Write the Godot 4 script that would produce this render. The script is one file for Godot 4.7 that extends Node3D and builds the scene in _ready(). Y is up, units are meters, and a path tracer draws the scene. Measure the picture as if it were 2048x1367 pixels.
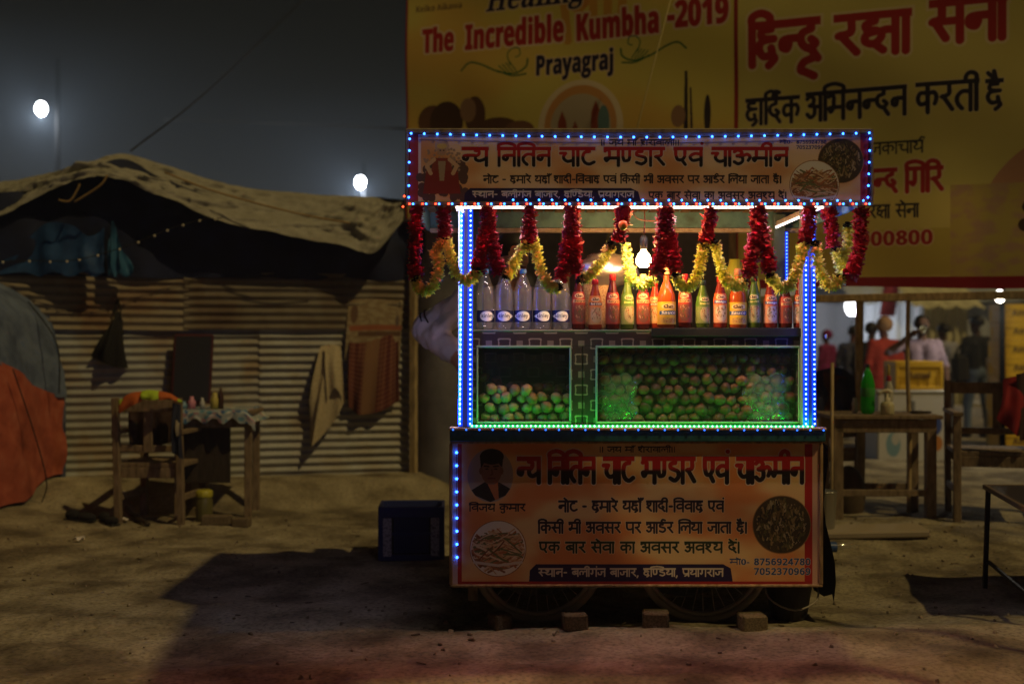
extends Node3D

# ---------------------------------------------------------------- small helpers
const F := 2275.0      # focal length in photo pixels (40 mm lens)
const EYE := 1.41      # height of the camera above the ground
var used := {}
var fn := FastNoiseLite.new()
var rg := RandomNumberGenerator.new()
var M := {}

func P(px: float, py: float, d: float) -> Vector3:      # a point d metres in front of the camera position
	return Vector3((px - 1024.0) / F * d, EYE + (683.5 - py) / F * d, -d)

func rnd(a: float, b: float) -> float:
	return rg.randf_range(a, b)

func numbered(called: String) -> String:
	used[called] = used.get(called, 0) + 1
	return called if used[called] == 1 else "%s_%03d" % [called, used[called] - 1]

func tag(o: Node, label: String, category: String, group := "", kind := "") -> Node:
	if label: o.set_meta("label", label)
	if category: o.set_meta("category", category)
	if group: o.set_meta("group", group)
	if kind: o.set_meta("kind", kind)
	return o

func thing(called: String, label: String, category: String, pos := Vector3.ZERO, turn := 0.0, group := "") -> Node3D:
	var o := Node3D.new()
	o.name = numbered(called)
	add_child(o)
	o.position = pos
	o.rotation.y = turn
	tag(o, label, category, group)
	return o

func put(called: String, mesh: Mesh, m: Material, parent: Node = null, pos := Vector3.ZERO) -> MeshInstance3D:
	var o := MeshInstance3D.new()
	o.mesh = mesh
	if m: o.material_override = m
	if parent == null:
		o.name = numbered(called)
		add_child(o)
	else:
		o.name = called
		if parent.has_node(called):
			var k := 1
			while parent.has_node("%s_%03d" % [called, k]): k += 1
			o.name = "%s_%03d" % [called, k]
		parent.add_child(o, true)
	o.position = pos
	return o

func new_st(smooth := false) -> SurfaceTool:
	var st := SurfaceTool.new()
	st.begin(Mesh.PRIMITIVE_TRIANGLES)
	st.set_smooth_group(0 if smooth else -1)
	return st

func done(st: SurfaceTool) -> ArrayMesh:
	st.generate_normals()
	return st.commit()

func obj(called: String, st: SurfaceTool, m: Material, parent: Node = null, pos := Vector3.ZERO) -> MeshInstance3D:
	return put(called, done(st), m, parent, pos)

func quad(st: SurfaceTool, a: Vector3, b: Vector3, c: Vector3, d: Vector3) -> void:   # counter-clockwise from outside
	st.set_uv(Vector2(0, 1)); st.add_vertex(a)
	st.set_uv(Vector2(1, 0)); st.add_vertex(c)
	st.set_uv(Vector2(1, 1)); st.add_vertex(b)
	st.set_uv(Vector2(0, 1)); st.add_vertex(a)
	st.set_uv(Vector2(0, 0)); st.add_vertex(d)
	st.set_uv(Vector2(1, 0)); st.add_vertex(c)

func box(st: SurfaceTool, c: Vector3, s: Vector3, b := Basis.IDENTITY, bev := 0.0) -> void:
	var h := s * 0.5
	bev = minf(bev, minf(h.x, minf(h.y, h.z)) * 0.9)
	st.set_smooth_group(-1)
	var ax := [Vector3.RIGHT, Vector3.UP, Vector3.BACK]
	for k in 3:
		for sg in [-1.0, 1.0]:
			var n: Vector3 = ax[k] * sg
			var u: Vector3 = ax[(k + 1) % 3]
			var v: Vector3 = ax[(k + 2) % 3] * sg
			var hu: float = h[(k + 1) % 3] - bev
			var hv: float = h[(k + 2) % 3] - bev
			var o: Vector3 = n * h[k]
			quad(st, c + b * (o - u * hu - v * hv), c + b * (o + u * hu - v * hv), c + b * (o + u * hu + v * hv), c + b * (o - u * hu + v * hv))
	if bev <= 0.0: return
	for k in 3:
		var i := (k + 1) % 3
		var j := (k + 2) % 3
		for si in [-1.0, 1.0]:
			for sj in [-1.0, 1.0]:
				var L: Vector3 = ax[k] * (h[k] - bev)
				var p: Vector3 = ax[i] * (si * h[i]) + ax[j] * (sj * (h[j] - bev))
				var q: Vector3 = ax[i] * (si * (h[i] - bev)) + ax[j] * (sj * h[j])
				if si * sj > 0.0: quad(st, c + b * (p - L), c + b * (q - L), c + b * (q + L), c + b * (p + L))
				else: quad(st, c + b * (q - L), c + b * (p - L), c + b * (p + L), c + b * (q + L))

func boxes(called: String, c: Vector3, s: Vector3, m: Material, parent: Node = null, b := Basis.IDENTITY, bev := 0.004) -> MeshInstance3D:
	var st := new_st()
	box(st, Vector3.ZERO, s, b, bev)
	return obj(called, st, m, parent, c)

func beam(st: SurfaceTool, a: Vector3, b: Vector3, w: float, t: float, bev := 0.004) -> void:   # a squared timber from a to b
	var y := (b - a).normalized()
	var x := y.cross(Vector3.BACK if absf(y.z) < 0.9 else Vector3.UP).normalized()
	box(st, (a + b) * 0.5, Vector3(w, (b - a).length(), t), Basis(x, y, x.cross(y)), bev)

func frames(pts: Array) -> Array:
	var out := []
	var side := Vector3.ZERO
	for i in pts.size():
		var t: Vector3 = (pts[mini(i + 1, pts.size() - 1)] - pts[maxi(i - 1, 0)]).normalized()
		if side == Vector3.ZERO: side = t.cross(Vector3.UP if absf(t.y) < 0.9 else Vector3.RIGHT).normalized()
		side = (side - t * side.dot(t)).normalized()
		out.append([pts[i], side, t.cross(side), t])
	return out

func tube(st: SurfaceTool, pts: Array, r, segs := 8, closed := true) -> void:      # r: one radius or one per point
	st.set_smooth_group(0)
	var fr := frames(pts)
	var rings := []
	for i in fr.size():
		var ring := []
		var rr: float = r[i] if r is Array else r
		for k in segs:
			var a := TAU * k / segs
			ring.append(fr[i][0] + (fr[i][1] * cos(a) + fr[i][2] * sin(a)) * rr)
		rings.append(ring)
	for i in rings.size() - 1:
		for k in segs:
			var n := (k + 1) % segs
			quad(st, rings[i][k], rings[i][n], rings[i + 1][n], rings[i + 1][k])
	if closed:
		for e in [0, rings.size() - 1]:
			for k in range(1, segs - 1):
				var t := [rings[e][0], rings[e][k], rings[e][k + 1]]
				if e == 0: t = [t[0], t[2], t[1]]
				st.add_vertex(t[0]); st.add_vertex(t[2]); st.add_vertex(t[1])

func lathe(st: SurfaceTool, prof: Array, segs := 16, c := Vector3.ZERO, b := Basis.IDENTITY) -> void:   # prof: Vector2(radius, height) from bottom to top
	st.set_smooth_group(0)
	for i in prof.size() - 1:
		for k in segs:
			var v := []
			for q in [[i, k], [i, k + 1], [i + 1, k + 1], [i + 1, k]]:
				var a: float = TAU * q[1] / segs
				v.append(c + b * Vector3(sin(a) * prof[q[0]].x, prof[q[0]].y, cos(a) * prof[q[0]].x))
			var u0 := float(k) / segs
			var u1 := float(k + 1) / segs
			var w0 := 1.0 - float(i) / (prof.size() - 1)
			var w1 := 1.0 - float(i + 1) / (prof.size() - 1)
			var uv := [Vector2(u0, w0), Vector2(u1, w0), Vector2(u1, w1), Vector2(u0, w1)]
			for t in [0, 2, 1, 0, 3, 2]:
				st.set_uv(uv[t]); st.add_vertex(v[t])

func ball(st: SurfaceTool, c: Vector3, r: Vector3, segs := 10, rings := 6, b := Basis.IDENTITY) -> void:
	var prof := []
	for i in rings + 1:
		var a := PI * i / rings
		prof.append(Vector2(sin(a) * r.x, -cos(a) * r.y))
	lathe(st, prof, segs, c, b * Basis.from_scale(Vector3(1, 1, r.z / r.x)))

func sheet(st: SurfaceTool, rows: Array) -> void:       # rows of points; seen from the front they run left to right, bottom to top
	st.set_smooth_group(0)
	var nr := rows.size() - 1
	for i in nr:
		var nc: int = rows[i].size() - 1
		for k in nc:
			var v := [rows[i][k], rows[i][k + 1], rows[i + 1][k + 1], rows[i + 1][k]]
			var uv := [Vector2(float(k) / nc, 1.0 - float(i) / nr), Vector2(float(k + 1) / nc, 1.0 - float(i) / nr), Vector2(float(k + 1) / nc, 1.0 - float(i + 1) / nr), Vector2(float(k) / nc, 1.0 - float(i + 1) / nr)]
			for t in [0, 2, 1, 0, 3, 2]:
				st.set_uv(uv[t]); st.add_vertex(v[t])

func along(keys: Array, n: int) -> Array:               # n + 1 points on a smooth curve through the keys
	var out := []
	for i in n + 1:
		var t := float(i) / n * (keys.size() - 1)
		var k := mini(int(t), keys.size() - 2)
		var a = keys[maxi(k - 1, 0)]
		var z = keys[mini(k + 2, keys.size() - 1)]
		out.append(keys[k].cubic_interpolate(keys[k + 1], a, z, t - k))
	return out

# ---------------------------------------------------------------- materials
func mat(r: float, g: float, b: float, rough := 0.85, metal := 0.0) -> StandardMaterial3D:    # linear base colour
	var m := StandardMaterial3D.new()
	m.albedo_color = Color(r, g, b).linear_to_srgb()
	m.roughness = rough
	m.metallic = metal
	m.metallic_specular = 0.4
	return m

func glow(r: float, g: float, b: float, e: float) -> StandardMaterial3D:
	var m := mat(r, g, b, 0.5)
	m.emission_enabled = true
	m.emission = Color(r, g, b).linear_to_srgb()
	m.emission_energy_multiplier = e
	return m

func glass(r: float, g: float, b: float, a: float, rough := 0.03) -> StandardMaterial3D:
	var m := mat(r, g, b, rough)
	m.albedo_color.a = a
	m.transparency = BaseMaterial3D.TRANSPARENCY_ALPHA
	m.metallic_specular = 0.5
	return m

func noise_tex(freq: float, stops: Array, size := 512, oct := 5, sd := 1, kind := FastNoiseLite.TYPE_SIMPLEX_SMOOTH) -> NoiseTexture2D:
	var n := FastNoiseLite.new()
	n.noise_type = kind
	n.frequency = freq
	n.fractal_octaves = oct
	n.fractal_gain = 0.6
	n.seed = sd
	var t := NoiseTexture2D.new()
	t.width = size
	t.height = size
	t.seamless = true
	t.noise = n
	if stops:
		var g := Gradient.new()
		g.offsets = PackedFloat32Array(stops.map(func(s): return s[0]))
		g.colors = PackedColorArray(stops.map(func(s): return Color(s[1], s[2], s[3]).linear_to_srgb()))
		t.color_ramp = g
	return t

func worn(stops: Array, freq: float, scale: float, rough := 0.85, bump := 0.0, sd := 1, stretch := Vector3.ONE, world := true) -> StandardMaterial3D:
	var m := StandardMaterial3D.new()
	m.albedo_texture = noise_tex(freq, stops, 512, 5, sd)
	m.uv1_triplanar = true
	m.uv1_world_triplanar = world
	m.uv1_scale = Vector3.ONE * scale * stretch
	m.roughness = rough
	m.metallic_specular = 0.4
	if bump > 0.0:
		m.heightmap_enabled = true
		m.heightmap_scale = bump
		m.heightmap_texture = noise_tex(freq * 2.5, [], 512, 5, sd + 7)
	return m

func wood(r: float, g: float, b: float, sd := 3) -> StandardMaterial3D:
	return worn([[0.0, r * 0.4, g * 0.38, b * 0.35], [0.45, r * 0.8, g * 0.8, b * 0.78], [0.7, r, g, b], [1.0, r * 1.35, g * 1.33, b * 1.3]], 0.02, 2.0, 0.75, 0.15, sd, Vector3(1.0, 0.25, 1.0), false)

func printed(img: Image, rough := 0.5) -> StandardMaterial3D:
	var m := StandardMaterial3D.new()
	m.albedo_texture = ImageTexture.create_from_image(img)
	m.roughness = rough
	m.texture_repeat = false
	m.metallic_specular = 0.35
	return m

# ---------------------------------------------------------------- printing: lettering and pictures drawn into images
class Ink:
	var img: Image
	var top: Color
	var low: Color
	var y0 := 0.0
	var y1 := -1.0      # y1 > y0: the colour runs from top to low
	func _init(w: int, h: int, c: Color) -> void:
		img = Image.create(w, h, false, Image.FORMAT_RGB8)
		img.fill(c)
	func at(y: int, c: Color) -> Color:
		return c if y1 <= y0 else top.lerp(low, smoothstep(y0, y1, y))
	func cap(a: Vector2, b: Vector2, r: float, c: Color) -> void:
		var ab := b - a
		var ln := ab.length()
		var n := Vector2(-ab.y, ab.x) / ln * r if ln > 0.001 else Vector2.ZERO
		var q := [a + n, b + n, b - n, a - n]
		for y in range(int(ceil(minf(a.y, b.y) - r)), int(floor(maxf(a.y, b.y) + r)) + 1):
			var lo := 1e9
			var hi := -1e9
			for p: Vector2 in [a, b]:
				var w := r * r - (y - p.y) * (y - p.y)
				if w >= 0.0:
					lo = minf(lo, p.x - sqrt(w))
					hi = maxf(hi, p.x + sqrt(w))
			for k in 4:
				var p: Vector2 = q[k]
				var s: Vector2 = q[(k + 1) % 4]
				if (p.y - y) * (s.y - y) <= 0.0 and absf(p.y - s.y) > 0.0001:
					var x := p.x + (s.x - p.x) * (y - p.y) / (s.y - p.y)
					lo = minf(lo, x)
					hi = maxf(hi, x)
			if hi >= lo: img.fill_rect(Rect2i(roundi(lo), y, maxi(1, roundi(hi) - roundi(lo)), 1), at(y, c))
	func path(pts: PackedVector2Array, r: float, c: Color) -> void:
		for i in pts.size() - 1: cap(pts[i], pts[i + 1], r, c)
	func ell(cx: float, cy: float, rx: float, ry: float, c: Color) -> void:
		for y in range(int(ceil(cy - ry)), int(floor(cy + ry)) + 1):
			var w: float = rx * sqrt(maxf(0.0, 1.0 - pow((y - cy) / ry, 2.0)))
			img.fill_rect(Rect2i(roundi(cx - w), y, maxi(1, roundi(w * 2.0)), 1), at(y, c))
	func poly(loops: Array, c: Color) -> void:
		var lo := 1e9
		var hi := -1e9
		for l in loops:
			for p in l:
				lo = minf(lo, p.y)
				hi = maxf(hi, p.y)
		for y in range(int(floor(lo)), int(ceil(hi)) + 1):
			var xs := []
			for l in loops:
				for k in l.size():
					var p: Vector2 = l[k]
					var s: Vector2 = l[(k + 1) % l.size()]
					if (p.y <= y + 0.5) != (s.y <= y + 0.5):
						xs.append(Vector2(p.x + (s.x - p.x) * (y + 0.5 - p.y) / (s.y - p.y), 1.0 if s.y > p.y else -1.0))
			xs.sort_custom(func(a, b): return a.x < b.x)
			var wind := 0.0
			for k in xs.size() - 1:
				wind += xs[k].y
				if wind != 0.0 and xs[k + 1].x > xs[k].x: img.fill_rect(Rect2i(roundi(xs[k].x), y, maxi(1, roundi(xs[k + 1].x) - roundi(xs[k].x)), 1), at(y, c))

func lin(r: float, g: float, b: float) -> Color:
	return Color(r, g, b).linear_to_srgb()

var fonts := {}
func font_of(called: String, weight: int) -> RID:
	var key := called + str(weight)
	if not fonts.has(key):
		var f := SystemFont.new()
		f.font_names = PackedStringArray([called])
		f.font_weight = weight
		fonts[key] = f
	return fonts[key].get_rids()[0]

# Latin text: x, base line, height of the capitals, width (0: as the font has it)
func latin(ink: Ink, text: String, x: float, base: float, h: float, width: float, c: Color, halo := Color.BLACK, halo_r := 0.0, slant := 0.0, font := "Droid Sans", weight := 700, fat := 0.0) -> void:
	var ts := TextServerManager.get_primary_interface()
	var r := font_of(font, weight)
	var loops := []
	var adv := 0.0
	for ch in text:
		var gi := ts.font_get_glyph_index(r, 100, ch.unicode_at(0), 0)
		var con: Dictionary = ts.font_get_glyph_contours(r, 100, gi)
		var first := 0
		for e in con.get("contours", []):
			var l := PackedVector2Array()
			for i in range(first, e + 1):
				var p: Vector3 = con.points[i]
				l.append(Vector2(p.x + adv - p.y * slant, p.y))
			first = e + 1
			loops.append(l)
		adv += ts.font_get_glyph_advance(r, 100, gi).x
	var sy := h / 71.4
	var sx := width / adv if width > 0.0 else sy
	var placed := []
	for l in loops:
		var q := PackedVector2Array()
		for p in l: q.append(Vector2(x + p.x * sx, base + p.y * sy))
		placed.append(q)
	if halo_r > 0.0:
		for l in placed:
			for k in l.size(): ink.cap(l[k], l[(k + 1) % l.size()], halo_r + fat, halo)
		ink.poly(placed, halo)
	if fat > 0.0:
		for l in placed:
			for k in l.size(): ink.cap(l[k], l[(k + 1) % l.size()], fat, c)
	ink.poly(placed, c)

# Devanagari letters as pen strokes on a grid: the base line at 0, the head line at 10. [width, stem (-1: none), strokes]
const DEVA := {
	"क": [8.4, 4.4, "c 4.4 6.7 1.9 6.9 .9 4.8 2.0 2.9 4.4 3.6;c 4.4 6.5 6.6 7 7.5 5.2 6.9 3.0"],
	"ग": [6.4, 5.4, "l 2.2 10 2.2 4.2;c 2.2 4.4 1.5 3.0 .7 4.0"],
	"च": [7.2, 6.2, "l .5 7.2 2.8 7.2;c 2.8 7.2 1.9 5.4 2.2 3.6 3.8 2.4 6.2 3.2"],
	"ज": [7.8, 6.8, "c .8 5.0 1.2 2.9 3.0 2.4 3.9 3.8 3.7 6.2;l 3.6 6.2 6.8 6.2"],
	"ट": [6.6, -1, "l 4.0 10 4.0 8.2;c 4.0 8.2 1.8 7.6 1.0 4.8 1.8 2.0 3.8 .8 6.0 2.0"],
	"ड": [6.4, -1, "l 3.6 10 3.6 8.2;c 3.6 8.2 1.4 7.8 1.3 6.2 3.2 5.4 5.0 4.6 5.2 2.4 3.4 .9 1.2 1.8"],
	"ण": [7.4, 6.4, "l 1.0 10 1.0 5.4;c 1.0 5.4 1.5 3.0 2.6 2.8 3.7 3.4 4.0 5.4;l 4.0 10 4.0 5.4"],
	"त": [6.6, 5.6, "c 5.6 6.4 2.8 6.6 1.0 4.8 1.1 2.6 2.6 .6"],
	"थ": [7.4, 6.4, "c 2.4 7.0 1.0 8.2 2.4 9.0 3.4 7.6 2.4 5.6 .9 4.4 2.2 2.8 4.2 2.8 6.4 3.8"],
	"द": [6.2, -1, "l 3.6 10 3.6 8.0;c 3.6 8.0 1.2 7.0 1.0 4.6 3.0 3.0 4.8 4.2 3.6 5.4;c 3.4 3.3 4.2 2.0 5.4 .4"],
	"न": [6.8, 5.8, "l 5.8 6.0 2.6 6.0;c 2.8 6.0 1.2 5.6 1.0 4.0 2.2 3.4 2.8 4.6"],
	"प": [6.8, 5.8, "l 1.0 10 1.0 6.2;c 1.0 6.2 1.8 3.6 4.0 3.4 5.8 4.6"],
	"ब": [6.8, 5.8, "c 5.8 6.6 3.0 7.0 1.0 5.2 2.2 3.0 5.8 3.8;l 2.2 6.2 4.6 3.8"],
	"भ": [7.6, 6.6, "c .7 8.4 1.6 9.6 2.6 8.2 2.6 6.4 2.6 4.6;c 2.6 4.4 1.4 2.8 .8 4.2 2.6 4.4;l 2.6 4.4 6.6 4.4"],
	"म": [7.4, 6.4, "l 2.0 10 2.0 4.4;c 2.0 4.4 1.2 2.8 .6 4.2 2.0 4.4;l 2.0 4.4 6.4 4.4"],
	"य": [6.8, 5.8, "c .8 8.8 2.4 8.4 2.4 6.6 1.0 5.2 1.2 3.4 3.0 2.8 5.8 4.2"],
	"र": [5.4, -1, "l 3.6 10 3.6 8.2;c 3.6 8.2 3.4 6.0 1.0 5.2;l 1.4 5.4 4.6 .6"],
	"ल": [8.0, 7.0, "c 1.0 2.6 .8 5.6 2.6 6.8 3.8 5.2 3.6 3.0;c 3.8 5.2 5.2 6.8 7.0 5.8"],
	"व": [6.8, 5.8, "c 5.8 6.6 3.0 7.0 1.0 5.2 2.2 3.0 5.8 3.8"],
	"श": [7.4, 6.4, "c 2.8 6.0 1.0 7.2 2.0 9.0 3.8 8.2 3.2 6.0 1.0 4.2;l 1.2 4.4 4.2 .8"],
	"स": [7.6, 6.6, "l 2.8 10 2.8 8.2;c 2.8 8.2 2.6 6.0 .8 5.2;l 1.2 5.4 3.6 .8;l 2.6 5.2 6.6 5.2"],
	"ह": [6.4, -1, "l 4.2 10 4.2 8.8;c 4.2 8.8 1.9 8.6 1.5 7.3 2.6 6.5 5.0 6.3;c 5.0 6.3 1.9 5.9 .9 4.0 2.2 2.0 4.4 2.5 4.3 4.0;c 4.3 2.5 5.2 1.2 3.6 -.4"],
	"क्ष": [7.8, 6.8, "l 2.8 10 2.8 8.4;c 2.8 8.4 1.0 7.6 1.4 6.2 3.2 5.8 1.2 5.0 .9 3.2 2.6 2.4 4.0 4.0 4.4 5.8 6.8 5.8;l 2.6 2.5 4.4 .6"],
	"अ": [7.4, 6.4, "c .8 8.2 2.2 9.2 3.6 8.0 3.2 6.2 1.8 5.6 3.8 5.0 3.8 2.4 2.2 1.2 .8 2.4;l 3.4 5.2 6.4 5.2"],
	"ए": [6.4, -1, "l 1.0 10 1.0 6.4;c 1.0 6.4 1.8 3.6 3.6 3.4 4.8 5.0 5.0 7.0;l 5.0 10 5.0 6.6;l 3.6 3.4 5.2 .6"],
	"ऊ": [8.6, -1, "c .8 8.0 2.4 9.0 4.2 7.8 3.4 6.2 2.0 5.6 4.2 5.0 4.4 2.4 2.6 1.0 .8 2.2;c 4.2 5.4 6.4 6.6 7.8 5.2 7.0 3.0"],
}

var pen := []            # strokes of the text laid out last: PackedVector2Array, y up
var heads := []          # its head lines
var pen_w := 0.0

func pen_add(kind: String, pts: PackedVector2Array) -> void:
	if kind == "l":
		pen.append(pts)
		return
	var out := PackedVector2Array()
	for i in pts.size() - 1:
		for k in 6: out.append(pts[i].cubic_interpolate(pts[i + 1], pts[maxi(i - 1, 0)], pts[mini(i + 2, pts.size() - 1)], k / 6.0))
	out.append(pts[-1])
	pen.append(out)

func pen_glyph(g: String, x: float, half: bool) -> Vector2:      # (width, stem)
	var d: Array = DEVA[g]
	for s in d[2].split(";"):
		var n: PackedFloat64Array = s.substr(2).split_floats(" ")
		var pts := PackedVector2Array()
		for i in n.size() / 2: pts.append(Vector2(x + n[i * 2], n[i * 2 + 1]))
		pen_add(s[0], pts)
	if half: return Vector2(float(d[1]) - 0.5, d[1])
	if d[1] > 0: pen.append(PackedVector2Array([Vector2(x + d[1], 10), Vector2(x + d[1], 0)]))
	return Vector2(d[0], d[1] if d[1] > 0 else d[0] * 0.6)

func reordered(text: String) -> String:        # the short i is written before its letters
	var out := ""
	for ch in text:
		if ch != "ि":
			out += ch
			continue
		var k := out.length() - 1
		while k >= 2 and out[k - 1] == "्": k -= 2
		out = out.substr(0, k) + "ि" + out.substr(k)
	return out

func lay_out(source: String) -> void:
	var text := reordered(source.replace("आ", "अा"))
	pen = []
	heads = []
	var x := 0.0
	var word := 0.0
	var i := 0
	var stem := 0.0
	var hook := -1.0         # stem of a short i that waits for its letter
	while i < text.length():
		var ch := text[i]
		if ch == " " or ch == "-" or ch == "।" or ch == ",":
			if x > word + 0.1: heads.append(Vector2(word, x))
			if ch == "-": pen.append(PackedVector2Array([Vector2(x + 1.0, 5), Vector2(x + 3.2, 5)]))
			if ch == "।": pen.append(PackedVector2Array([Vector2(x + 1.2, 10), Vector2(x + 1.2, 0)]))
			if ch == ",": pen.append(PackedVector2Array([Vector2(x + 1.2, 0.6), Vector2(x + 0.6, -1.6)]))
			x += 3.6 if ch == " " else 4.2 if ch == "-" else 2.4
			word = x
			i += 1
			continue
		if ch == "ा" or ch == "ो" or ch == "ी" or ch == "ॉ":
			stem = x + 1.0
			pen.append(PackedVector2Array([Vector2(stem, 10), Vector2(stem, 0)]))
			if ch == "ो": pen.append(PackedVector2Array([Vector2(stem, 10), Vector2(stem - 2.8, 13)]))
			if ch == "ी": pen_add("c", PackedVector2Array([Vector2(stem, 10), Vector2(stem, 12.2), Vector2(stem - 1.8, 13.2), Vector2(stem - 3.4, 12.2), Vector2(stem - 3.8, 10)]))
			x += 2.2
			i += 1
			continue
		if ch == "े" or ch == "ै":
			pen.append(PackedVector2Array([Vector2(stem, 10), Vector2(stem - 2.8, 13)]))
			if ch == "ै": pen.append(PackedVector2Array([Vector2(stem, 10), Vector2(stem - 0.8, 13.6)]))
			i += 1
			continue
		if ch == "ं" or ch == "ँ":
			pen.append(PackedVector2Array([Vector2(x - 0.6, 13), Vector2(x - 0.55, 13)]))
			if ch == "ँ": pen_add("c", PackedVector2Array([Vector2(x - 2.4, 13), Vector2(x - 1.6, 11.6), Vector2(x + 0.4, 11.6), Vector2(x + 1.2, 13)]))
			i += 1
			continue
		if ch == "ु" or ch == "ू":
			if ch == "ु": pen_add("c", PackedVector2Array([Vector2(stem, 0), Vector2(stem + 0.2, -1.8), Vector2(stem - 1.6, -2.6), Vector2(stem - 2.6, -1.2)]))
			else: pen_add("c", PackedVector2Array([Vector2(stem, 0.4), Vector2(stem - 2.2, -0.4), Vector2(stem - 3.0, -2.2), Vector2(stem - 1.4, -3.0), Vector2(stem + 0.6, -4.0)]))
			i += 1
			continue
		if ch == "ि":                          # written before its letter in the strings below
			hook = x + 1.0
			pen.append(PackedVector2Array([Vector2(hook, 10), Vector2(hook, 0)]))
			x += 2.0
			i += 1
			continue
		if ch == "र" and i + 1 < text.length() and text[i + 1] == "्":      # reph: drawn on the letter that follows
			var w := pen_glyph(text[i + 2], x, false)
			stem = x + w.y
			x += w.x
			i += 3
			if i < text.length() and text[i] == "ा":
				stem = x + 1.0
				pen.append(PackedVector2Array([Vector2(stem, 10), Vector2(stem, 0)]))
				x += 2.2
				i += 1
			pen_add("c", PackedVector2Array([Vector2(stem, 10), Vector2(stem - 1.4, 11.2), Vector2(stem - 0.4, 13), Vector2(stem + 1.4, 12.4)]))
			if hook >= 0.0: pen_add("c", PackedVector2Array([Vector2(hook, 10), Vector2(hook, 12.2), Vector2((hook + stem) * 0.5, 13.2), Vector2(stem, 12.0), Vector2(stem, 10)]))
			hook = -1.0
			continue
		var g := ch
		if ch == "क" and text.substr(i, 3) == "क्ष":
			g = "क्ष"
			i += 2
		var half := i + 1 < text.length() and text[i + 1] == "्" and text[i + 2] != "र"
		var wd := pen_glyph(g, x, half)
		if half:
			x += wd.x
			i += 2
			continue
		stem = x + wd.y
		if i + 2 < text.length() and text[i + 1] == "्":                     # the slanting r below
			pen.append(PackedVector2Array([Vector2(stem, 3.2), Vector2(stem - 3.4, 0.4)]))
			i += 2
		if hook >= 0.0:
			pen_add("c", PackedVector2Array([Vector2(hook, 10), Vector2(hook, 12.2), Vector2((hook + stem) * 0.5, 13.2), Vector2(stem, 12.0), Vector2(stem, 10)]))
			hook = -1.0
		x += wd.x
		i += 1
	if x > word + 0.1: heads.append(Vector2(word, x))
	pen_w = x

# Devanagari text: x, base line, height up to the head line, width, stroke weight (grid units)
func deva(ink: Ink, text: String, x: float, base: float, h: float, width: float, weight: float, c: Color, halo := Color.BLACK, halo_r := 0.0) -> void:
	lay_out(text)
	var sy := h / 10.0
	var sx := width / pen_w if width > 0.0 else sy
	var r := weight * sy * 0.5
	for pass_ in ([0, 1] if halo_r > 0.0 else [1]):
		var rr := r + (halo_r if pass_ == 0 else 0.0)
		var cc := halo if pass_ == 0 else c
		for hd in heads:
			ink.img.fill_rect(Rect2i(0, 0, 0, 0), cc)
			for y in range(roundi(base - h - rr), roundi(base - h + rr) + 1):
				ink.img.fill_rect(Rect2i(roundi(x + hd.x * sx - (rr - r)), y, roundi((hd.y - hd.x) * sx + 2.0 * (rr - r)), 1), ink.at(y, cc))
		for s in pen:
			var q := PackedVector2Array()
			for p in s: q.append(Vector2(x + p.x * sx, base - p.y * sy))
			ink.path(q, rr * (0.8 + 0.2 * minf(1.0, sx / sy)), cc)

# ---------------------------------------------------------------- the printed sheets
func mottled(ink: Ink, a: Color, b: Color, freq: float, sd: int) -> void:       # a soft printed ground of two inks
	var n := FastNoiseLite.new()
	n.seed = sd
	n.frequency = freq
	n.fractal_octaves = 3
	var w := 160
	var h := maxi(24, int(160.0 * ink.img.get_height() / ink.img.get_width()))
	var im := Image.create(w, h, false, Image.FORMAT_RGB8)
	for y in h:
		for x in w:
			im.set_pixel(x, y, a.lerp(b, smoothstep(-0.5, 0.35, n.get_noise_2d(x * 4.0, y * 7.0))))
	im.resize(ink.img.get_width(), ink.img.get_height(), Image.INTERPOLATE_CUBIC)
	ink.img.blit_rect(im, Rect2i(0, 0, im.get_width(), im.get_height()), Vector2i.ZERO)

func dish(ink: Ink, cx: float, cy: float, r: float, inks: Array, sd: int, n: int, long: float, plate: bool) -> void:      # a round photograph of food
	var g := RandomNumberGenerator.new()
	g.seed = sd
	ink.ell(cx, cy, r * 1.03, r * 1.03, lin(.25, .12, .05))
	ink.ell(cx, cy, r, r, lin(.6, .56, .5) if plate else inks[0])
	if plate:
		ink.ell(cx, cy + r * 0.1, r * 0.97, r * 0.68, inks[0])
	for i in n:
		var a := g.randf() * TAU
		var q := sqrt(g.randf()) * r * 0.84
		var p := Vector2(cx + cos(a) * q, cy + (sin(a) * q * (0.66 if plate else 0.98)) + (r * 0.06 if plate else 0.0))
		var dirv := Vector2.RIGHT.rotated(g.randf_range(-0.8, 0.8) if plate else g.randf() * TAU) * r * long
		var pts := PackedVector2Array()
		for k in 5:
			var t := (k - 2) / 4.0
			var v := p + dirv * t + Vector2(0, sin(t * 3.0 + i) * r * 0.09)
			if v.distance_to(Vector2(cx, cy)) > r * 0.93: v = Vector2(cx, cy) + (v - Vector2(cx, cy)).normalized() * r * 0.93
			pts.append(v)
		ink.path(pts, r * g.randf_range(0.015, 0.04), inks[g.randi() % inks.size()])
	if plate: ink.path(PackedVector2Array([Vector2(cx - r * 0.85, cy + r * 0.5), Vector2(cx, cy + r * 0.62), Vector2(cx + r * 0.85, cy + r * 0.5)]), r * 0.05, lin(.5, .44, .38))

func noodle_inks() -> Array:
	return [lin(.22, .1, .05), lin(.42, .24, .12), lin(.5, .34, .2), lin(.16, .06, .03), lin(.34, .12, .05), lin(.12, .12, .05), lin(.55, .42, .3)]

func chaat_inks() -> Array:
	return [lin(.05, .035, .02), lin(.12, .08, .035), lin(.2, .14, .06), lin(.03, .025, .018), lin(.09, .08, .03), lin(.28, .22, .13)]

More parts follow.
